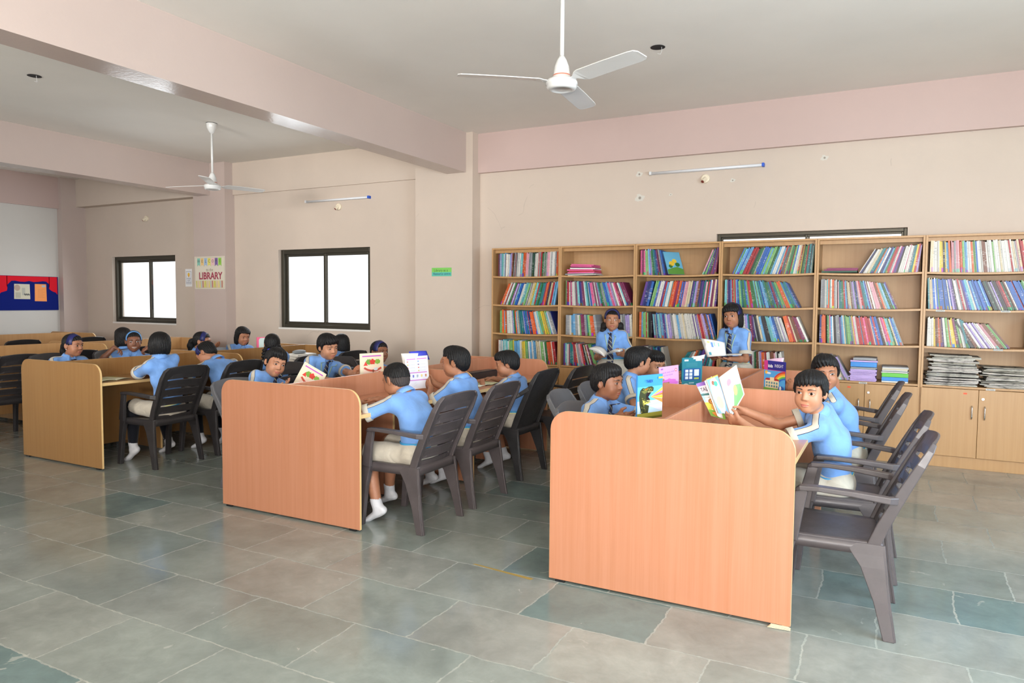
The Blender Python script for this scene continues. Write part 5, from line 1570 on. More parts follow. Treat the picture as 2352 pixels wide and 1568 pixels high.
# --- notice board on the left wall
fr4 = fr_of((XL + .001, 5.15, 1.20), (0, 1, 0), (0, 0, 1)); g4 = lambda a, b, d: fr4(a, b, d)
W4, H4 = 2.035, .557
nb = tag(MB().prism([(0, 0), (W4, 0), (W4, H4), (0, H4)], g4, 0, .018).build('notice_board', mat('navy_felt', srgb(22, 36, 118), .9, .1), bevel=.002), 'navy felt notice board with red scalloped top on left wall', 'notice board')
def scal(x0, x1):
    P = [(x0, H4 - .004), (x0, .26)]
    n = 10; w = x1 - x0
    pts = [(0, .26), (.02, .285), (.07, .30), (.12, .315), (.13, .36), (.12, .40), (.16, .44), (.20, .475), (.26, .478), (.34, .465), (.42, .462), (.46, .47), (.5, .478), (.54, .47), (.58, .462), (.66, .468), (.74, .480), (.80, .475), (.845, .44), (.86, .40), (.85, .36), (.88, .33), (.92, .31), (.97, .295), (1, .26)]
    return [(x0 + w * a, b) for a, b in pts] + [(x1, H4 - .004), (x0, H4 - .004)]
P = scal(1.13, 2.02)
mb = MB(); n = 25
for i in range(n - 1): mb.prism([P[i], P[i + 1], (P[i + 1][0], H4 - .004), (P[i][0], H4 - .004)], g4, .018, .0195)
mb.build('scalloped_border', mat('red_felt', srgb(226, 36, 52), .9, .1), nb)
mb = MB()
P = scal(.2, 1.11)
for i in range(n - 1): mb.prism([P[i], P[i + 1], (P[i + 1][0], H4 - .004), (P[i][0], H4 - .004)], g4, .018, .0195)
mb.build('scalloped_border', MATS['red_felt'], nb)
for (a0, a1, b0, b1, c, lab) in ((1.34, 1.585, .185, .425, (206, 200, 176), 'old newspaper cutting pinned on the navy notice board'), (1.655, 1.845, .15, .43, (248, 146, 40), 'orange handwritten sheet pinned on the navy notice board')):
    g = lambda a, b, d: g4(a, b, d + .019)
    po = tag(MB().prism([(a0, b0), (a1, b0 - .004), (a1 - .004, b1), (a0 + .006, b1 + .002)], g, 0, .001).build('pinned_paper', ink(c)), lab, 'paper')
    A = Art(lambda a, b, d: g(a, b, d + .001))
    if c[0] > 240:
        A.rect(a1 - .075, a1 - .018, b1 - .05, b1 - .018, (170, 180, 190))
        for k in range(7): A.rect(a0 + .05, a1 - .03 - .03 * (k % 2), b1 - .09 - .022 * k, b1 - .087 - .022 * k, (200, 120, 40))
    else:
        A.disc(a0 + .05, b1 - .06, .045, .05, (176, 150, 130)); A.rect(a0 + .12, a0 + .17, b0 + .06, b1 - .06, (178, 176, 160))
        for k in range(6): A.disc(a0 + .16 + .014 * k, b0 + .075 - .006 * (k % 2), .008, .016, (80, 80, 70))
        for k in range(8): A.rect(a0 + .02, a0 + .10, b0 + .02 + .011 * k, b0 + .024 + .011 * k, (120, 118, 104))
    A.build('print', po)

# --- magazines held by the children
def art_trex(A, W, H):
    A.rect(0, W, 0, H, (64, 150, 220)); A.rect(0, W, 0, H * .74, (96, 180, 232)); A.rect(0, W, 0, H * .42, (188, 218, 236)); A.rect(0, W, 0, H * .14, (150, 150, 60)); A.rect(0, W, 0, H * .05, (96, 104, 40))
    o = (W * .52, H * .50)
    for k, (c, y0, y1) in enumerate((((246, 232, 90), .62, .70), ((200, 110, 200), .575, .615), ((244, 120, 60), .52, .57), ((244, 226, 60), .44, .515), ((240, 140, 70), .34, .43))): A.poly([o, (W, H * y0), (W, H * y1)], c)
    A.poly([(W * .45, H * .30), (W, H * .14), (W, H * .33)], (220, 222, 236))
    # roaring head in profile: generic dinosaur
    A.poly([(W * a, H * b) for a, b in ((.10, .66), (.20, .72), (.30, .70), (.42, .735), (.56, .74), (.64, .70), (.62, .62), (.50, .615), (.40, .57), (.34, .50), (.40, .46), (.50, .42), (.50, .37), (.34, .38), (.24, .36), (.46, .30), (.42, .14), (.16, .14), (.08, .34), (.06, .52))], (58, 66, 40))
    A.poly([(W * a, H * b) for a, b in ((.14, .64), (.30, .67), (.46, .70), (.58, .69), (.56, .645), (.40, .62), (.26, .58))], (112, 116, 58))
    A.poly([(W * a, H * b) for a, b in ((.38, .60), (.56, .62), (.52, .585), (.42, .50), (.50, .44), (.44, .40), (.34, .46), (.33, .55))], (36, 22, 26))
    A.poly([(W * a, H * b) for a, b in ((.20, .44), (.40, .38), (.50, .40), (.44, .35), (.22, .33))], (196, 188, 90))
    A.disc(W * .34, H * .68, W * .05, H * .016, (230, 130, 30)); A.disc(W * .34, H * .68, W * .014, H * .012, (20, 10, 10))
    for k in range(7): A.poly([(W * (.40 + .03 * k), H * .625), (W * (.42 + .03 * k), H * .625), (W * (.41 + .03 * k), H * .595)], (236, 226, 160)); A.poly([(W * (.36 + .02 * k), H * (.41 - .002 * k)), (W * (.376 + .02 * k), H * (.41 - .002 * k)), (W * (.37 + .02 * k), H * .44)], (236, 226, 160))
    rr = random.Random(3)
    for k in range(26):
        x, y = rr.uniform(.13, .5), rr.uniform(.64, .71); A.disc(W * x, H * y, W * rr.uniform(.008, .022), H * rr.uniform(.005, .012), rr.choice(((150, 150, 70), (80, 90, 50), (40, 46, 30), (176, 160, 80))), 8)
        x, y = rr.uniform(.10, .3), rr.uniform(.18, .5); A.disc(W * x, H * y, W * rr.uniform(.01, .03), H * rr.uniform(.006, .016), rr.choice(((120, 124, 66), (70, 80, 48), (34, 40, 28), (150, 140, 70))), 8)
    A.rect(W * .78, W * .97, H * .905, H * .945, (240, 224, 70)); A.text('T-REX', H * .085, W * .42, H * .86, (18, 60, 150), bold=.0006)
magazine('picture_book', 'blue T-REX dinosaur book held upright by the pupil nearest left', (-1.203, 3.745, .775), (.083, .20, 0), (.0, 0, 1), .212, .243, .010, (60, 140, 214), art_trex, 'book', 'reading books in hand')
def art_pink(A, W, H):
    A.rect(0, W, 0, H, (226, 178, 226)); A.disc(W * .5, H * .42, W * .44, H * .17, (222, 120, 214), 24, .10, 9); A.text('WRITE AND WIPE', H * .07, W * .45, H * .80, (150, 90, 180), .06); A.text('PRACTICE BOOK', H * .06, W * .43, H * .71, (150, 90, 180), .06)
    A.disc(W * .86, H * .86, W * .06, H * .055, (230, 70, 80)); A.disc(W * .86, H * .86, W * .04, H * .036, (244, 210, 220)); A.rect(W * .08, W * .2, H * .9, H * .95, (170, 110, 190))
magazine('activity_book', 'pink activity book held up by the pupil turned away', (-1.462, 5.075, .722), (.10, .165, .012), (0, 0, 1), .19, .225, .004, (226, 178, 226), art_pink, 'book', 'reading books in hand')
def art_teal(A, W, H):
    A.rect(0, W, 0, H, (44, 132, 150)); A.rect(W * .08, W * .92, H * .33, H * .68, (34, 90, 160))
    for i in range(2):
        for j in range(3): A.rect(W * (.16 + .2 * i), W * (.31 + .2 * i), H * (.37 + .1 * j), H * (.45 + .1 * j), (222, 232, 238))
    A.rect(W * .60, W * .84, H * .46, H * .65, (222, 232, 238)); A.rect(W * .60, W * .84, H * .36, H * .41, (180, 200, 90)); A.rect(W * .1, W * .3, H * .9, H * .95, (220, 236, 238)); A.rect(W * .66, W * .96, H * .90, H * .97, (230, 238, 238))
    for k in range(3): A.rect(W * .2, W * .75, H * (.75 + .04 * k), H * (.76 + .04 * k), (90, 160, 172))
    A.disc(W * .2, H * .16, W * .16, H * .09, (200, 226, 230), 14); A.rect(W * .35, W * .6, H * .24, H * .27, (180, 210, 216))
t_ = magazine('story_book', 'teal book with white panels behind the pink activity book', (-1.405, 5.46, .73), (.115, .155, .0), (.04, .03, 1), .195, .262, .008, (44, 132, 150), art_teal, 'book', 'reading books in hand')
leaf(t_, 'pages', (.05, .07, .25), (.13, .17, .25), (.135, .18, .285), (.06, .08, .27), PAPER, .01)
def art_kids(A, W, H):
    A.rect(0, W, 0, H, (84, 170, 232)); A.rect(0, W, H * .74, H, (46, 44, 140)); A.rect(0, W * .17, H * .74, H, (206, 60, 140)); A.rect(0, W, H * .725, H * .74, (206, 60, 140))
    for k, c in enumerate(((214, 60, 50), (240, 140, 50), (246, 220, 70), (96, 190, 90), (50, 110, 200))): A.arc(W * 1.0, H * .16, W * (.62 - .055 * k), W * (.675 - .055 * k), PI * .5, PI * .98, c)
    A.disc(W * .12, H * .66, W * .07, H * .05, (244, 190, 60)); A.disc(W * .24, H * .64, W * .1, H * .03, (236, 240, 244), 14, .1, 5)
    A.rect(0, W, 0, H * .22, (120, 180, 80)); A.rect(0, W, 0, H * .09, (226, 180, 110))
    A.rect(W * .08, W * .72, H * .22, H * .44, (240, 222, 180)); A.poly([(W * .04, H * .44), (W * .76, H * .44), (W * .66, H * .50), (W * .14, H * .50)], (176, 50, 44)); A.rect(W * .30, W * .50, H * .42, H * .53, (240, 222, 180))
    for i in range(5):
        for j in range(2): A.rect(W * (.12 + .12 * i), W * (.19 + .12 * i), H * (.25 + .09 * j), H * (.31 + .09 * j), (86, 140, 150))
    A.disc(W * .83, H * .24, W * .13, H * .07, (40, 90, 180)); A.disc(W * .80, H * .24, W * .05, H * .065, (230, 236, 244)); A.disc(W * .78, H * .13, W * .05, H * .05, (232, 190, 150)); A.rect(W * .70, W * .86, H * .02, H * .10, (230, 200, 60))
    for k in range(6): A.rect(W * (.02 + .1 * k), W * (.07 + .1 * k), H * .01, H * .08, ((180, 60, 60), (240, 220, 200), (90, 60, 40))[k % 3])
    A.text('kids', H * .12, W * .32, H * .85, (244, 244, 250), bold=.001); A.text('INSIGHT', H * .125, W * .72, H * .865, (244, 244, 250), squash=.72)
k_ = magazine('childrens_magazine', 'kidsINSIGHT rainbow cover magazine held up by the half-hidden pupil', (-.757, 5.145, .792), (.15, -.125, 0), (.0, 0, 1), .198, .236, .004, (46, 44, 140), art_kids, 'magazine', 'reading books in hand')
leaf(k_, 'pages', (.01, .0, .22), (.13, -.09, .225), (.135, -.08, .262), (.01, .01, .235), ink((232, 196, 222)), .008)
# comic held open by the pupil facing the camera
c0 = (-.785, 4.02, .775)
c_ = empty('comic_book', c0, 0, 'open comic held by the pupil looking at the camera', 'comic', 'reading books in hand')
def art_c1(A, W, H):
    A.rect(0, 1, 0, 1, (150, 190, 205)); A.rect(0, 1, 0, .42, (196, 200, 70)); A.rect(0, 1, 0, .2, (120, 176, 60)); A.rect(0, 1, .90, 1, (130, 90, 170)); A.rect(.0, 1, .62, .68, (60, 110, 110)); A.rect(.06, 1, .70, .9, (214, 200, 204))
    A.text('TALES', .15, .40, .79, (70, 66, 80), bold=.003, squash=1.55); A.text('OF THE FOREST', .05, .42, .56, (60, 60, 60), squash=1.6)
    A.disc(.5, .44, .26, .09, (150, 92, 40), 16, .08, 8); A.disc(.5, .44, .16, .06, (206, 150, 70)); A.disc(.5, .28, .22, .11, (206, 160, 80)); A.disc(.46, .45, .02, .01, (20, 20, 20)); A.disc(.56, .45, .02, .01, (20, 20, 20)); A.disc(.5, .10, .3, .07, (226, 150, 60), 12, .2, 5)
def art_c2(A, W, H):
    A.rect(0, 1, 0, 1, (120, 160, 220)); A.disc(.5, .5, .46, .50, (232, 240, 246), 26, .05, 12); A.disc(.55, .80, .32, .13, (214, 232, 236)); A.disc(.42, .84, .13, .06, (150, 90, 70)); A.disc(.62, .80, .16, .07, (70, 160, 140)); A.disc(.5, .30, .3, .17, (226, 234, 150)); A.rect(0, 1, .97, 1, (240, 170, 60))
def art_c3(A, W, H):
    A.rect(.06, .96, .04, .96, (206, 232, 238)); A.poly([(.3, .04), (.95, .04), (.95, .4), (.62, .55)], (110, 200, 110)); A.disc(.42, .72, .12, .09, (236, 130, 150)); A.disc(.45, .55, .14, .10, (220, 200, 210)); A.disc(.62, .4, .10, .14, (236, 214, 110))
leaf(c_, 'front_cover', (.0, .0, .0), (-.075, -.03, .02), (-.155, -.06, .195), (-.07, .0, .225), PAPER, .0, 8, art_c1, flip=True)
leaf(c_, 'page', (.0, .005, .005), (-.035, -.06, .03), (-.105, -.075, .215), (-.07, .005, .235), PAPER, .012, 8, None)
leaf(c_, 'page', (.012, .01, .035), (-.030, -.05, .04), (-.098, -.065, .225), (-.055, .01, .245), PAPER, .0, 8, art_c2, flip=True)
leaf(c_, 'page', (.015, .05, .0), (.085, .06, .14), (.035, .07, .30), (-.055, .05, .225), PAPER, .0, 8, art_c3)
leaf(c_, 'back_cover', (.0, .055, .0), (.05, .12, .05), (.0, .14, .235), (-.06, .06, .215), ink((90, 70, 66)), .01)
# workbook held by the pupil in profile
def art_ws(A, W, H):
    A.rect(.03 * W, .97 * W, .02 * H, .98 * H, (226, 230, 244))
    for (y, x0, x1) in ((.92, .08, .46), (.92, .52, .95), (.50, .08, .92), (.27, .08, .92)): A.rect(W * x0, W * x1, H * (y - .014), H * (y + .014), (196, 110, 200))
    for j in range(4):
        for i in range(5):
            for q in (0, 1): A.rect(W * (.16 + .46 * q + .055 * i), W * (.175 + .46 * q + .055 * i), H * (.84 - .095 * j), H * (.85 - .095 * j), (120, 124, 150))
        for q in (0, 1): A.disc(W * (.11 + .46 * q), H * (.845 - .095 * j), W * .03, H * .018, ((206, 110, 90), (90, 150, 214), (220, 200, 70), (110, 80, 140), (230, 120, 120))[(j * 2 + q) % 5])
    for k in range(5): A.disc(W * (.14 + .18 * k), H * .40, W * .035, H * .045, ((180, 70, 90), (110, 120, 210), (150, 170, 190), (220, 200, 120), (190, 120, 70))[k], 10, .15, 3)
    for k in range(9): A.rect(W * (.3 + .03 * (k % 5)), W * (.36 + .03 * (k % 5)), H * (.08 + .015 * k), H * (.083 + .015 * k), (196, 200, 212))
w0 = (-3.165, 4.335, .752)
w_ = magazine('workbook', 'white and purple picture workbook held up at the middle carrel', w0, (.125, .125, .012), (-.045, -.03, .25), .172, .243, .006, (236, 236, 240), art_ws, 'workbook', 'reading books in hand')
leaf(w_, 'folded_page', (-.01, .02, .02), (.10, .14, .0), (.05, .12, .268), (-.055, .0, .268), PAPER, .02)
leaf(w_, 'folded_page', (-.0, .05, .22), (.10, .15, .22), (.07, .15, .285), (-.02, .05, .280), ink((52, 62, 190)), .012)
def art_story(A, W, H):
    A.rect(0, W, 0, H, (226, 216, 190)); A.rect(W * .1, W * .9, H * .885, H * .925, (186, 90, 186)); A.disc(W * .38, H * .72, W * .13, H * .09, (112, 160, 60), 16, .12, 7); A.disc(W * .74, H * .72, W * .12, H * .08, (130, 176, 70), 16, .12, 7)
    A.disc(W * .53, H * .72, W * .12, H * .09, (206, 64, 50), 14, .2, 5); A.poly([(W * .15, H * .60), (W * .33, H * .60), (W * .24, H * .74)], (222, 60, 50)); A.rect(W * .18, W * .31, H * .44, H * .60, (236, 220, 190)); A.rect(W * .14, W * .9, H * .34, H * .54, (232, 206, 190))
    A.arc(W * .55, H * .9, W * .55, W * .63, -PI * .72, -PI * .30, (190, 80, 60)); A.disc(W * .24, H * .2, W * .14, H * .11, (90, 120, 60), 16, .14, 7); A.disc(W * .6, H * .16, W * .12, H * .08, (150, 150, 160)); A.disc(W * .82, H * .34, W * .08, H * .06, (206, 80, 60)); A.disc(W * .55, H * .42, W * .03, H * .05, (120, 70, 50))
    A.disc(W * .66, H * .48, W * .09, H * .05, (200, 214, 220))
magazine('story_book', 'cream picture story book standing up at the arm of the pupil in a striped tie', (-3.705, 4.455, .745), (.10, .169, .004), (0, 0, 1), .197, .246, .006, (226, 216, 190), art_story, 'book', 'reading books in hand')
magazine('story_book', 'cream story book tilted in front of the smiling pupil', (-3.955, 3.95, .745), (.70, .28, -.42), (.30, .12, .62), .19, .24, .005, (226, 216, 190), art_story, 'book', 'reading books in hand')
# open books of the two standing pupils
def open_book(name, label, o, pts, arts=(None, None), cover=(120, 60, 70)):
    r = empty(name, o, 0, label, 'book', 'reading books in hand')
    s0, s1, l0, l1, r0, r1 = [Vector(p) - Vector(o) for p in pts]
    for k in range(3):
        d = Vector((0, 0, .003 * k))
        leaf(r, 'page', s0 + d, l0 + d * 1.2, l1 + d * 1.2, s1 + d, PAPER, -.016 - .003 * k, 8, arts[0] if k == 2 else None)
        leaf(r, 'page', s0 + d, r0 + d * 1.2, r1 + d * 1.2, s1 + d, PAPER, .016 + .003 * k, 8, arts[1] if k == 2 else None)
    e = Vector((0, 0, -.003))
    leaf(r, 'cover', s0 + e, l0 + e, l1 + e, s1 + e, ink(cover), -.012); leaf(r, 'cover', s0 + e, r0 + e, r1 + e, s1 + e, ink(cover), .012)
    return r
open_book('reading_book', 'small open white book held at the waist by a standing pupil', (-2.335, 6.30, .915),
          ((-2.325, 6.235, .912), (-2.350, 6.405, .925), (-2.495, 6.275, .975), (-2.490, 6.43, .985), (-2.175, 6.225, .965), (-2.185, 6.40, .975)), cover=(206, 206, 214))
def art_g2(A, W, H):
    A.rect(.45, .70, .62, .86, (120, 190, 180)); A.rect(.30, .40, .55, .85, (90, 140, 220)); A.disc(.2, .84, .07, .05, (226, 214, 120)); A.rect(.08, .2, .1, .26, (90, 170, 190)); A.rect(.28, .92, .2, .215, (190, 200, 210)); A.rect(.28, .9, .27, .285, (190, 200, 210)); A.rect(.28, .92, .34, .355, (190, 200, 210))
gb = empty('reading_book', (-1.385, 6.22, .95), 0, 'large open glossy book with coloured pictures held by a standing pupil', 'book', 'reading books in hand')
for k in range(4):
    d = .0035 * k
    leaf(gb, 'page', (.0 + d, .01, .0), (.135 + d, .06, .018), (.115 + d, .09, .125), (-.055 + d, .02, .155), PAPER, .022, 8, (lambda A, W, H: art_g2(A, W, H)) if k == 3 else None)
leaf(gb, 'page', (.005, .0, .0), (.27, .06, .022), (.26, .20, .03), (.03, .16, .005), PAPER, .006)
leaf(gb, 'cover', (-.004, .012, -.002), (.135, .07, .010), (.11, .10, .123), (-.062, .024, .157), ink((206, 210, 214)), .022)
leaf(gb, 'cover', (.0, -.002, -.004), (.17, .04, .004), (.17, .19, .004), (.02, .16, -.004), ink((96, 30, 44)), -.004)
# --- things lying on desks
def flatbook(name, label, x, y, z, rz, W, H, t, c, cat='magazine', art=None):
    o = magazine(name, label, (x, y, z + t), (math.cos(rz), math.sin(rz), 0), (-math.sin(rz), math.cos(rz), 0), W, H, t, c, art, cat)
    return o
def open_flat(label, x, y, rz, W, H, c1, c2, arts=None):
    r = empty('open_magazine', (x, y, .7175), rz, label, 'magazine')
    for q, c in ((-1, c1), (1, c2)):
        for k in range(2): leaf(r, 'page', (0, -H / 2, .001 + .002 * k), (q * W, -H / 2, .001 + .002 * k), (q * W, H / 2, .001 + .002 * k), (0, H / 2, .001 + .002 * k), ink(c), .008 * q, 8, arts if k else None)
    return r
def art_txt(A, W, H):
    A.rect(.08, .6, .5, .92, (176, 190, 90)); A.rect(.66, .94, .55, .9, (214, 200, 110))
    for k in range(6): A.rect(.1, .9, .06 + .06 * k, .075 + .06 * k, (120, 130, 110))
open_flat('open magazine under the hand of the pupil by the black case', -3.04, 5.20, math.radians(84), .17, .24, (214, 216, 196), (204, 208, 170), art_txt)
open_flat('open magazine on the left carrel desk beside the front corner', -5.93, 3.80, math.radians(95), .16, .24, (206, 198, 160), (196, 190, 160), art_txt)
flatbook('yellow_magazine', 'yellow magazine on the desk before the pupil with head bent', -6.10, 4.42, .7175, .2, .21, .27, .006, (190, 176, 90))
bc = MB(); bc.box(-.05, .05, -.42, .42, 0, .055); bc.box(-.046, .046, -.415, .415, .055, .062)
tag(bc.build('black_case', PBLACK, loc=(-3.30, 5.42, .718), rot=(0, 0, math.radians(-3)), bevel=.006), 'long black case lying along the spine of the middle carrel', 'case')
z = .7175
for k in range(3):
    flat('thick_book', -6.0 + .01 * k, 6.12, z, .23, .34 - .01 * k, .024, math.radians(4 * k - 3), 'w', 'white thick book, %s from bottom, stacked on the left carrel desk' % ordn(k), 'book', 'white books stacked on the desk', .003); z += .0265
pm = MB(); rings = []
for (s_, zz) in ((.6, 0), (.95, .008), (1, .018), (.9, .030), (.6, .038), (.2, .041)): rings.append([(.055 * s_ * math.cos(2 * PI * i / 24) * (1 + .1 * math.sin(3 * 2 * PI * i / 24)), .095 * s_ * math.sin(2 * PI * i / 24), zz) for i in range(24)])
pm.loft(rings)
tag(pm.build('pouch', mat('grey_pouch', srgb(128, 134, 138), .5), loc=(-5.98, 6.12, z + .001), smooth=True), 'grey zip pouch on top of the stacked white books', 'pouch')
magazine('story_book', 'pink-edged book standing on the far desk below the far column', (-6.83, 6.28, .735), (.10, .17, 0), (0, 0, 1), .19, .215, .008, (226, 90, 130), lambda A, W, H: A.poly(rrect(W * .14, W, H * .02, H * .95, .03), (196, 214, 210)), 'book', 'reading books in hand')
# ------------------------------------------------------------------ the children
pony = lambda x: [([(.02 * x, -.095, .0), (.04 * x, -.128, -.025), (.05 * x, -.138, -.075), (.05 * x, -.125, -.125), (.045 * x, -.11, -.155)], [.028, .036, .040, .032, .012], 0, 0)]
bunches = [([(q * .045, -.080, -.030), (q * .078, -.082, -.065), (q * .088, -.060, -.115), (q * .080, -.045, -.150)], [.026, .034, .030, .012], 0, 0) for q in (-1, 1)]
# right carrel
person('pupil facing the camera at the right carrel, holding an open comic in both hands', (-.235, 4.25, .455), (-.362, 4.04, .955), 190, -102, 2, 2, tone=0, hair='fringe', smile=.1, neck=(-.33, 4.12, .845),
       L=dict(w=(-.70, 3.99, .775), d=(-.9, .1, .15), n=(-.1, .9, .3), curl=[.5, .7, .8, .9], pole=(.3, -.5, -.8)), Rr=dict(w=(-.70, 4.12, .815), d=(-.95, -.1, -.1), n=(0, -.6, -.5), curl=.6, pole=(.3, .4, -.8)), logo=True, shoulder=-14, slouch=.03, sl=.6)
person('pupil behind the comic reader, lower face hidden, holding the rainbow-cover magazine', (-.20, 5.08, .47), (-.352, 4.88, .985), 192, -80, 4, -4, tone=1, hair='short', eyes=.9,
       L=dict(w=(-.52, 5.0, .85), d=(-.8, .0, .45), n=(0, .8, .2), curl=.9), Rr=dict(w=(-.60, 5.20, .83), d=(-.8, -.3, .3), n=(0, -.6, .1), curl=.9), lanyard=True, slouch=.02)
person('pupil in side view holding up the blue dinosaur book', (-1.555, 4.10, .49), (-1.50, 4.09, .932), -8, -8, 2, 0, tone=2, hair='short', tie=True, teeth=0, smile=.05,
       Rr=dict(w=(-1.335, 3.80, .772), d=(.85, -.02, .10), n=(-.2, .8, .2), curl=[.5, .6, .7, .8], pole=(-.5, -.6, -.4)), L=dict(w=(-1.245, 4.08, .79), d=(.7, -.5, .1), n=(.2, -.8, .1), curl=.7, pole=(.2, .8, -.5)), s=.98)
person('pupil turned away from the camera next to the pink activity book', (-1.76, 5.18, .455), (-1.68, 5.24, .965), 10, 46, 8, 0, tone=0, hair='short', lanyard=True,
       Rr=dict(w=(-1.46, 5.0, .80), d=(.8, .2, .2), n=(-.2, .9, 0), curl=.8), L=dict(w=(-1.44, 5.26, .79), d=(.8, .1, .2), n=(0, -.8, .2), curl=.8))
person('pupil looking down between the pink book and the teal book', (-1.80, 5.78, .455), (-1.665, 5.60, .915), -6, -32, 10, 0, tone=0, hair='short', smile=0, gaze=(0, -.3),
       Rr=dict(w=(-1.49, 5.49, .81), d=(.7, .05, .5), n=(-.2, .9, 0), curl=.7), L=dict(w=(-1.43, 5.68, .84), d=(.6, -.4, .4), n=(-.2, -.6, .1), curl=.8))
# girls standing at the bookcases
person('pupil in beige skirt standing at the bookcases, small white open book at the waist', (-2.372, 6.60, .81), (-2.362, 6.535, 1.245), -84, -70, 2, 0, True, 1, 'pulled', 'navy', bunches,
       L=dict(w=(-2.20, 6.385, .925), d=(-.25, -.9, .25), n=(-.6, 0, .75), curl=.8, pole=(.45, .5, -.8)), Rr=dict(w=(-2.44, 6.42, .895), d=(.80, -.55, .05), n=(0, 0, 1), curl=.35, pole=(-.45, .5, -.8)), tie=True, lanyard=True, legs='skirt', stand=True, smile=.6, logo=True, slouch=.0, sl=.74, s=.95, sw=.102)
person('pupil in beige skirt standing with the large glossy open book', (-1.215, 6.62, .83), (-1.245, 6.54, 1.30), -112, -100, 4, -4, True, 1, 'bob', 'navy', (),
       L=dict(w=(-1.215, 6.32, .935), d=(-.9, -.25, .0), n=(0, 0, 1), curl=.35, pole=(.5, .5, -.8)), Rr=dict(w=(-1.36, 6.36, .93), d=(.3, -.8, .2), n=(.2, 0, 1), curl=.4, pole=(-.4, .6, -.8)), tie=True, lanyard=True, legs='skirt', stand=True, smile=.3, logo=True, earring=True, slouch=.0, sl=.80, s=.97, sw=.106)
# middle carrel
person('pupil bent over the desk at the near right of the middle carrel', (-2.63, 3.74, .455), (-2.83, 3.755, .900), 178, 168, 20, 0, tone=1, hair='cropped', s=1.0, slouch=.05, neck=(-2.752, 3.745, .825),
       L=dict(w=(-3.06, 3.66, .745), d=(-.6, .8, 0), n=(0, 0, -1), curl=.3, pole=(-.3, -.9, -.5)), Rr=dict(w=(-3.06, 3.86, .745), d=(-.9, -.3, 0), n=(0, 0, -1), curl=.3, pole=(.0, .9, -.4)), feet=((-2.86, 3.60, .10, .5), (-3.02, 3.93, .10, .35)), sl=.80)
person('pupil in side view holding up the white and purple workbook', (-2.65, 4.39, .455), (-2.785, 4.40, .972), 186, 194, 2, 0, tone=1, hair='short', smile=.7,
       L=dict(w=(-2.985, 4.385, .775), d=(-.7, .3, .30), n=(-.1, .8, .3), curl=.8, pole=(.0, -.7, -.7)), Rr=dict(w=(-3.05, 4.52, .79), d=(-.8, -.2, .2), n=(0, -.7, .2), curl=.8, pole=(.0, .7, -.6)), feet=((-3.06, 4.48, .10, .4), (-3.02, 4.60, .10, .4)))
person('pupil in side view with one hand flat on an open magazine', (-2.70, 5.21, .455), (-2.785, 5.19, .90), 182, 206, 8, 0, tone=1, hair='fringe', neck=(-2.735, 5.22, .795), s=.96,
       L=dict(w=(-2.98, 5.13, .752), d=(-.95, .2, -.05), n=(0, 0, -1), curl=.2, pole=(.1, -.6, -.6)), Rr=dict(w=(-3.0, 5.36, .752), d=(-.9, -.3, 0), n=(0, 0, -1), curl=.3, pole=(.2, .8, -.3)), feet=((-2.97, 5.22, .10, .5), (-2.93, 5.42, .10, .4)))
person('smiling pupil with tilted head behind the tilted cream book', (-4.27, 3.96, .48), (-4.25, 4.095, .922), 0, -22, 11, 14, tone=0, hair='short', tie=True, smile=.9, eyes=.75, gaze=(0, -.5),
       Rr=dict(w=(-4.02, 3.88, .765), d=(.6, .5, .2), n=(0, .2, .9), curl=.5), L=dict(w=(-3.95, 4.16, .765), d=(.6, -.3, .2), n=(0, -.2, .9), curl=.5))
person('pupil in striped tie sitting tall with eyes lowered, left of the standing cream book', (-4.42, 4.70, .50), (-4.315, 4.76, 1.008), -20, -14, 12, -4, tone=0, hair='fringe', tie=True, lanyard=True, smile=.1, eyes=.45, gaze=(.2, -.8),
       Rr=dict(w=(-4.10, 4.48, .765), d=(.8, .3, 0), n=(0, 0, -1), curl=.4, pole=(-.4, -.6, -.6)), L=dict(w=(-3.90, 4.68, .785), d=(.8, -.3, 0), n=(.1, -.7, -.2), curl=.6, pole=(0, .6, -.8)))
person('pupil in navy headband peering over the standing cream book', (-4.44, 5.46, .455), (-4.35, 5.515, .918), -10, -12, 2, 0, True, 2, 'pulled', 'navy', pony(-1), smile=.1, s=.96,
       Rr=dict(w=(-4.05, 5.38, .765), d=(.9, 0, 0), n=(0, 0, -1), curl=.3), L=dict(w=(-4.05, 5.62, .765), d=(.9, 0, 0), n=(0, 0, -1), curl=.3), hi=False)
# left carrel
person('pupil in black leggings and lanyard at the left carrel, back to the camera', (-5.47, 4.07, .47), (-5.515, 4.015, 1.012), 186, 132, 6, 0, tone=2, hair='bowl', lanyard=True, legs='leggings', neck=(-5.488, 3.99, .922),
       L=dict(w=(-5.80, 4.07, .745), d=(-.6, .8, 0), n=(0, 0, -1), curl=.3, pole=(-.3, -1, -.25)), Rr=dict(w=(-5.90, 4.22, .745), d=(-.9, -.3, 0), n=(0, 0, -1), curl=.3), feet=((-5.80, 3.94, .115, .65), (-5.84, 4.32, .10, .5)), sl=.78)
person('pupil in navy headband bending low over the left carrel desk', (-5.50, 4.68, .455), (-5.735, 4.66, .895), 184, 205, 46, -14, True, 1, 'pulled', 'navy', (), legs='leggings', slouch=.05, neck=(-5.62, 4.68, .845),
       L=dict(w=(-5.98, 4.50, .745), d=(-.9, .3, 0), n=(0, 0, -1), curl=.3), Rr=dict(w=(-5.92, 4.90, .745), d=(-.9, -.3, 0), n=(0, 0, -1), curl=.3, pole=(.2, .9, 0)), feet=((-5.76, 4.60, .10, .5), (-5.72, 4.84, .12, .7)))
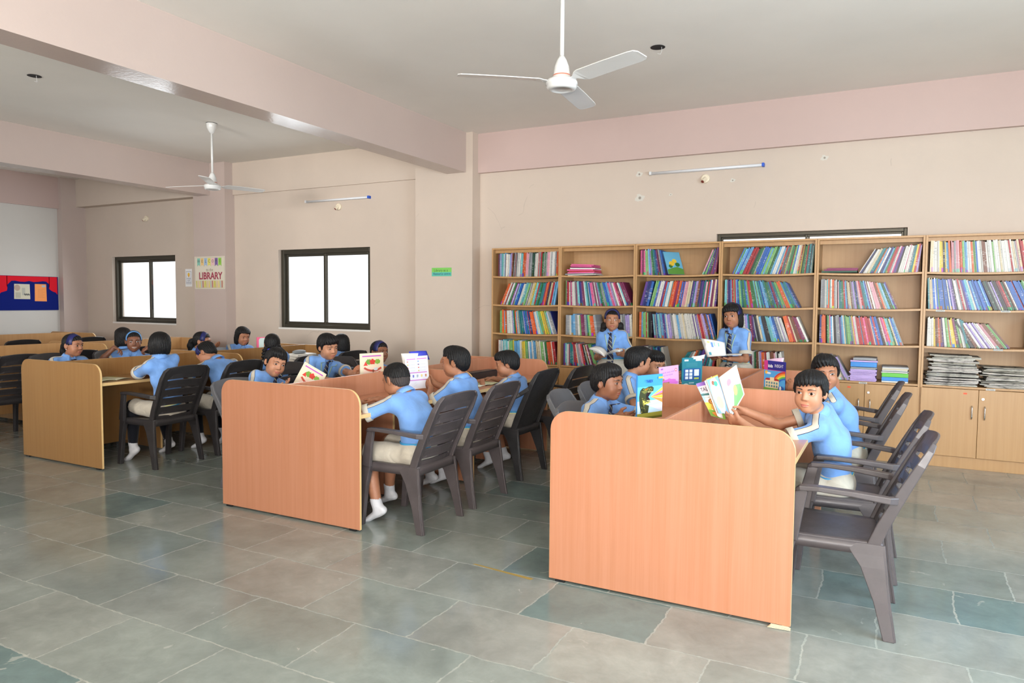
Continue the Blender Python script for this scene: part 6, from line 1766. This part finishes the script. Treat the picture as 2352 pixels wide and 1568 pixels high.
person('pupil in navy headband, pearl earring and tie looking right over the left carrel', (-7.16, 4.18, .46), (-7.075, 4.205, .950), -6, 14, 4, 0, True, 1, 'pulled', 'navy', pony(-.8), tie=True, lanyard=True, smile=-.2, earring=True,
       Rr=dict(w=(-6.80, 4.05, .765), d=(.9, 0, 0), n=(0, 0, -1), curl=.3), L=dict(w=(-6.80, 4.34, .765), d=(.9, 0, 0), n=(0, 0, -1), curl=.3))
person('smiling pupil in light blue headband with both hands raised to the neck', (-7.14, 4.80, .46), (-7.06, 4.83, .962), -34, -30, 4, 0, True, 3, 'pulled', 'light', (), smile=1.0, teeth=1,
       Rr=dict(w=(-7.09, 4.635, .905), d=(.80, .45, -.45), n=(-.2, -.4, -.9), curl=.6, pole=(-.3, -.8, -.7)), L=dict(w=(-6.92, 4.90, .895), d=(-.6, -.4, -.4), n=(-.3, .4, -.9), curl=.7, pole=(.6, .8, -.6)), sl=.6)
person('pupil in navy headband reaching out one hand below the library poster', (-7.18, 5.70, .455), (-7.10, 5.72, .918), 2, 30, 8, 0, True, 1, 'pulled', 'navy', pony(-.6), hi=False,
       Rr=dict(w=(-6.83, 5.66, .86), d=(.8, -.1, .4), n=(0, 0, 1), curl=.2), L=dict(w=(-6.80, 5.86, .765), d=(.9, 0, 0), n=(0, 0, -1), curl=.3))
person('pupil without a headband looking down in front of the pink-edged book', (-7.17, 6.28, .46), (-7.09, 6.30, .955), -8, -14, 14, 0, True, 1, 'loosebob', None, (), eyes=.6, gaze=(0, -.6), smile=0, earring=True, lanyard=True, hi=False,
       Rr=dict(w=(-6.82, 6.15, .765), d=(.9, .1, 0), n=(0, 0, -1), curl=.3), L=dict(w=(-6.80, 6.42, .765), d=(.9, 0, 0), n=(0, 0, -1), curl=.3))
br = [([(q * .050, -.080, -.020), (q * .082, -.085, -.065), (q * .088, -.075, -.125), (q * .085, -.060, -.190), (q * .082, -.05, -.25)], .024, 0, 'braid') for q in (-1, 1)]
person('pupil with braids tied by a blue ribbon, back to the camera', (-5.50, 5.44, .46), (-5.62, 5.37, .952), 178, 142, 4, 0, True, 1, 'pulled', None, br, bow=True, hi=False,
       L=dict(w=(-5.95, 5.35, .745), d=(-.9, .2, 0), n=(0, 0, -1), curl=.3), Rr=dict(w=(-5.95, 5.6, .745), d=(-.9, -.2, 0), n=(0, 0, -1), curl=.3))
person('pupil seen from behind, half hidden by the one in the striped tie', (-5.52, 6.25, .455), (-5.60, 6.40, .905), 176, 150, 4, 0, True, 1, 'bob', None, (), hi=False,
       L=dict(w=(-5.95, 6.1, .745), d=(-.9, .2, 0), n=(0, 0, -1), curl=.3), Rr=dict(w=(-5.95, 6.35, .745), d=(-.9, -.2, 0), n=(0, 0, -1), curl=.3))
person('pupil facing away, mostly hidden behind the one in the light blue headband', (-7.95, 5.36, .455), (-8.03, 5.36, .945), 180, 160, 0, 0, True, 2, 'bob', None, (), hi=False, s=1.06,
       L=dict(w=(-8.45, 5.2, .745), d=(-.9, .2, 0), n=(0, 0, -1), curl=.3), Rr=dict(w=(-8.45, 5.5, .745), d=(-.9, -.2, 0), n=(0, 0, -1), curl=.3))
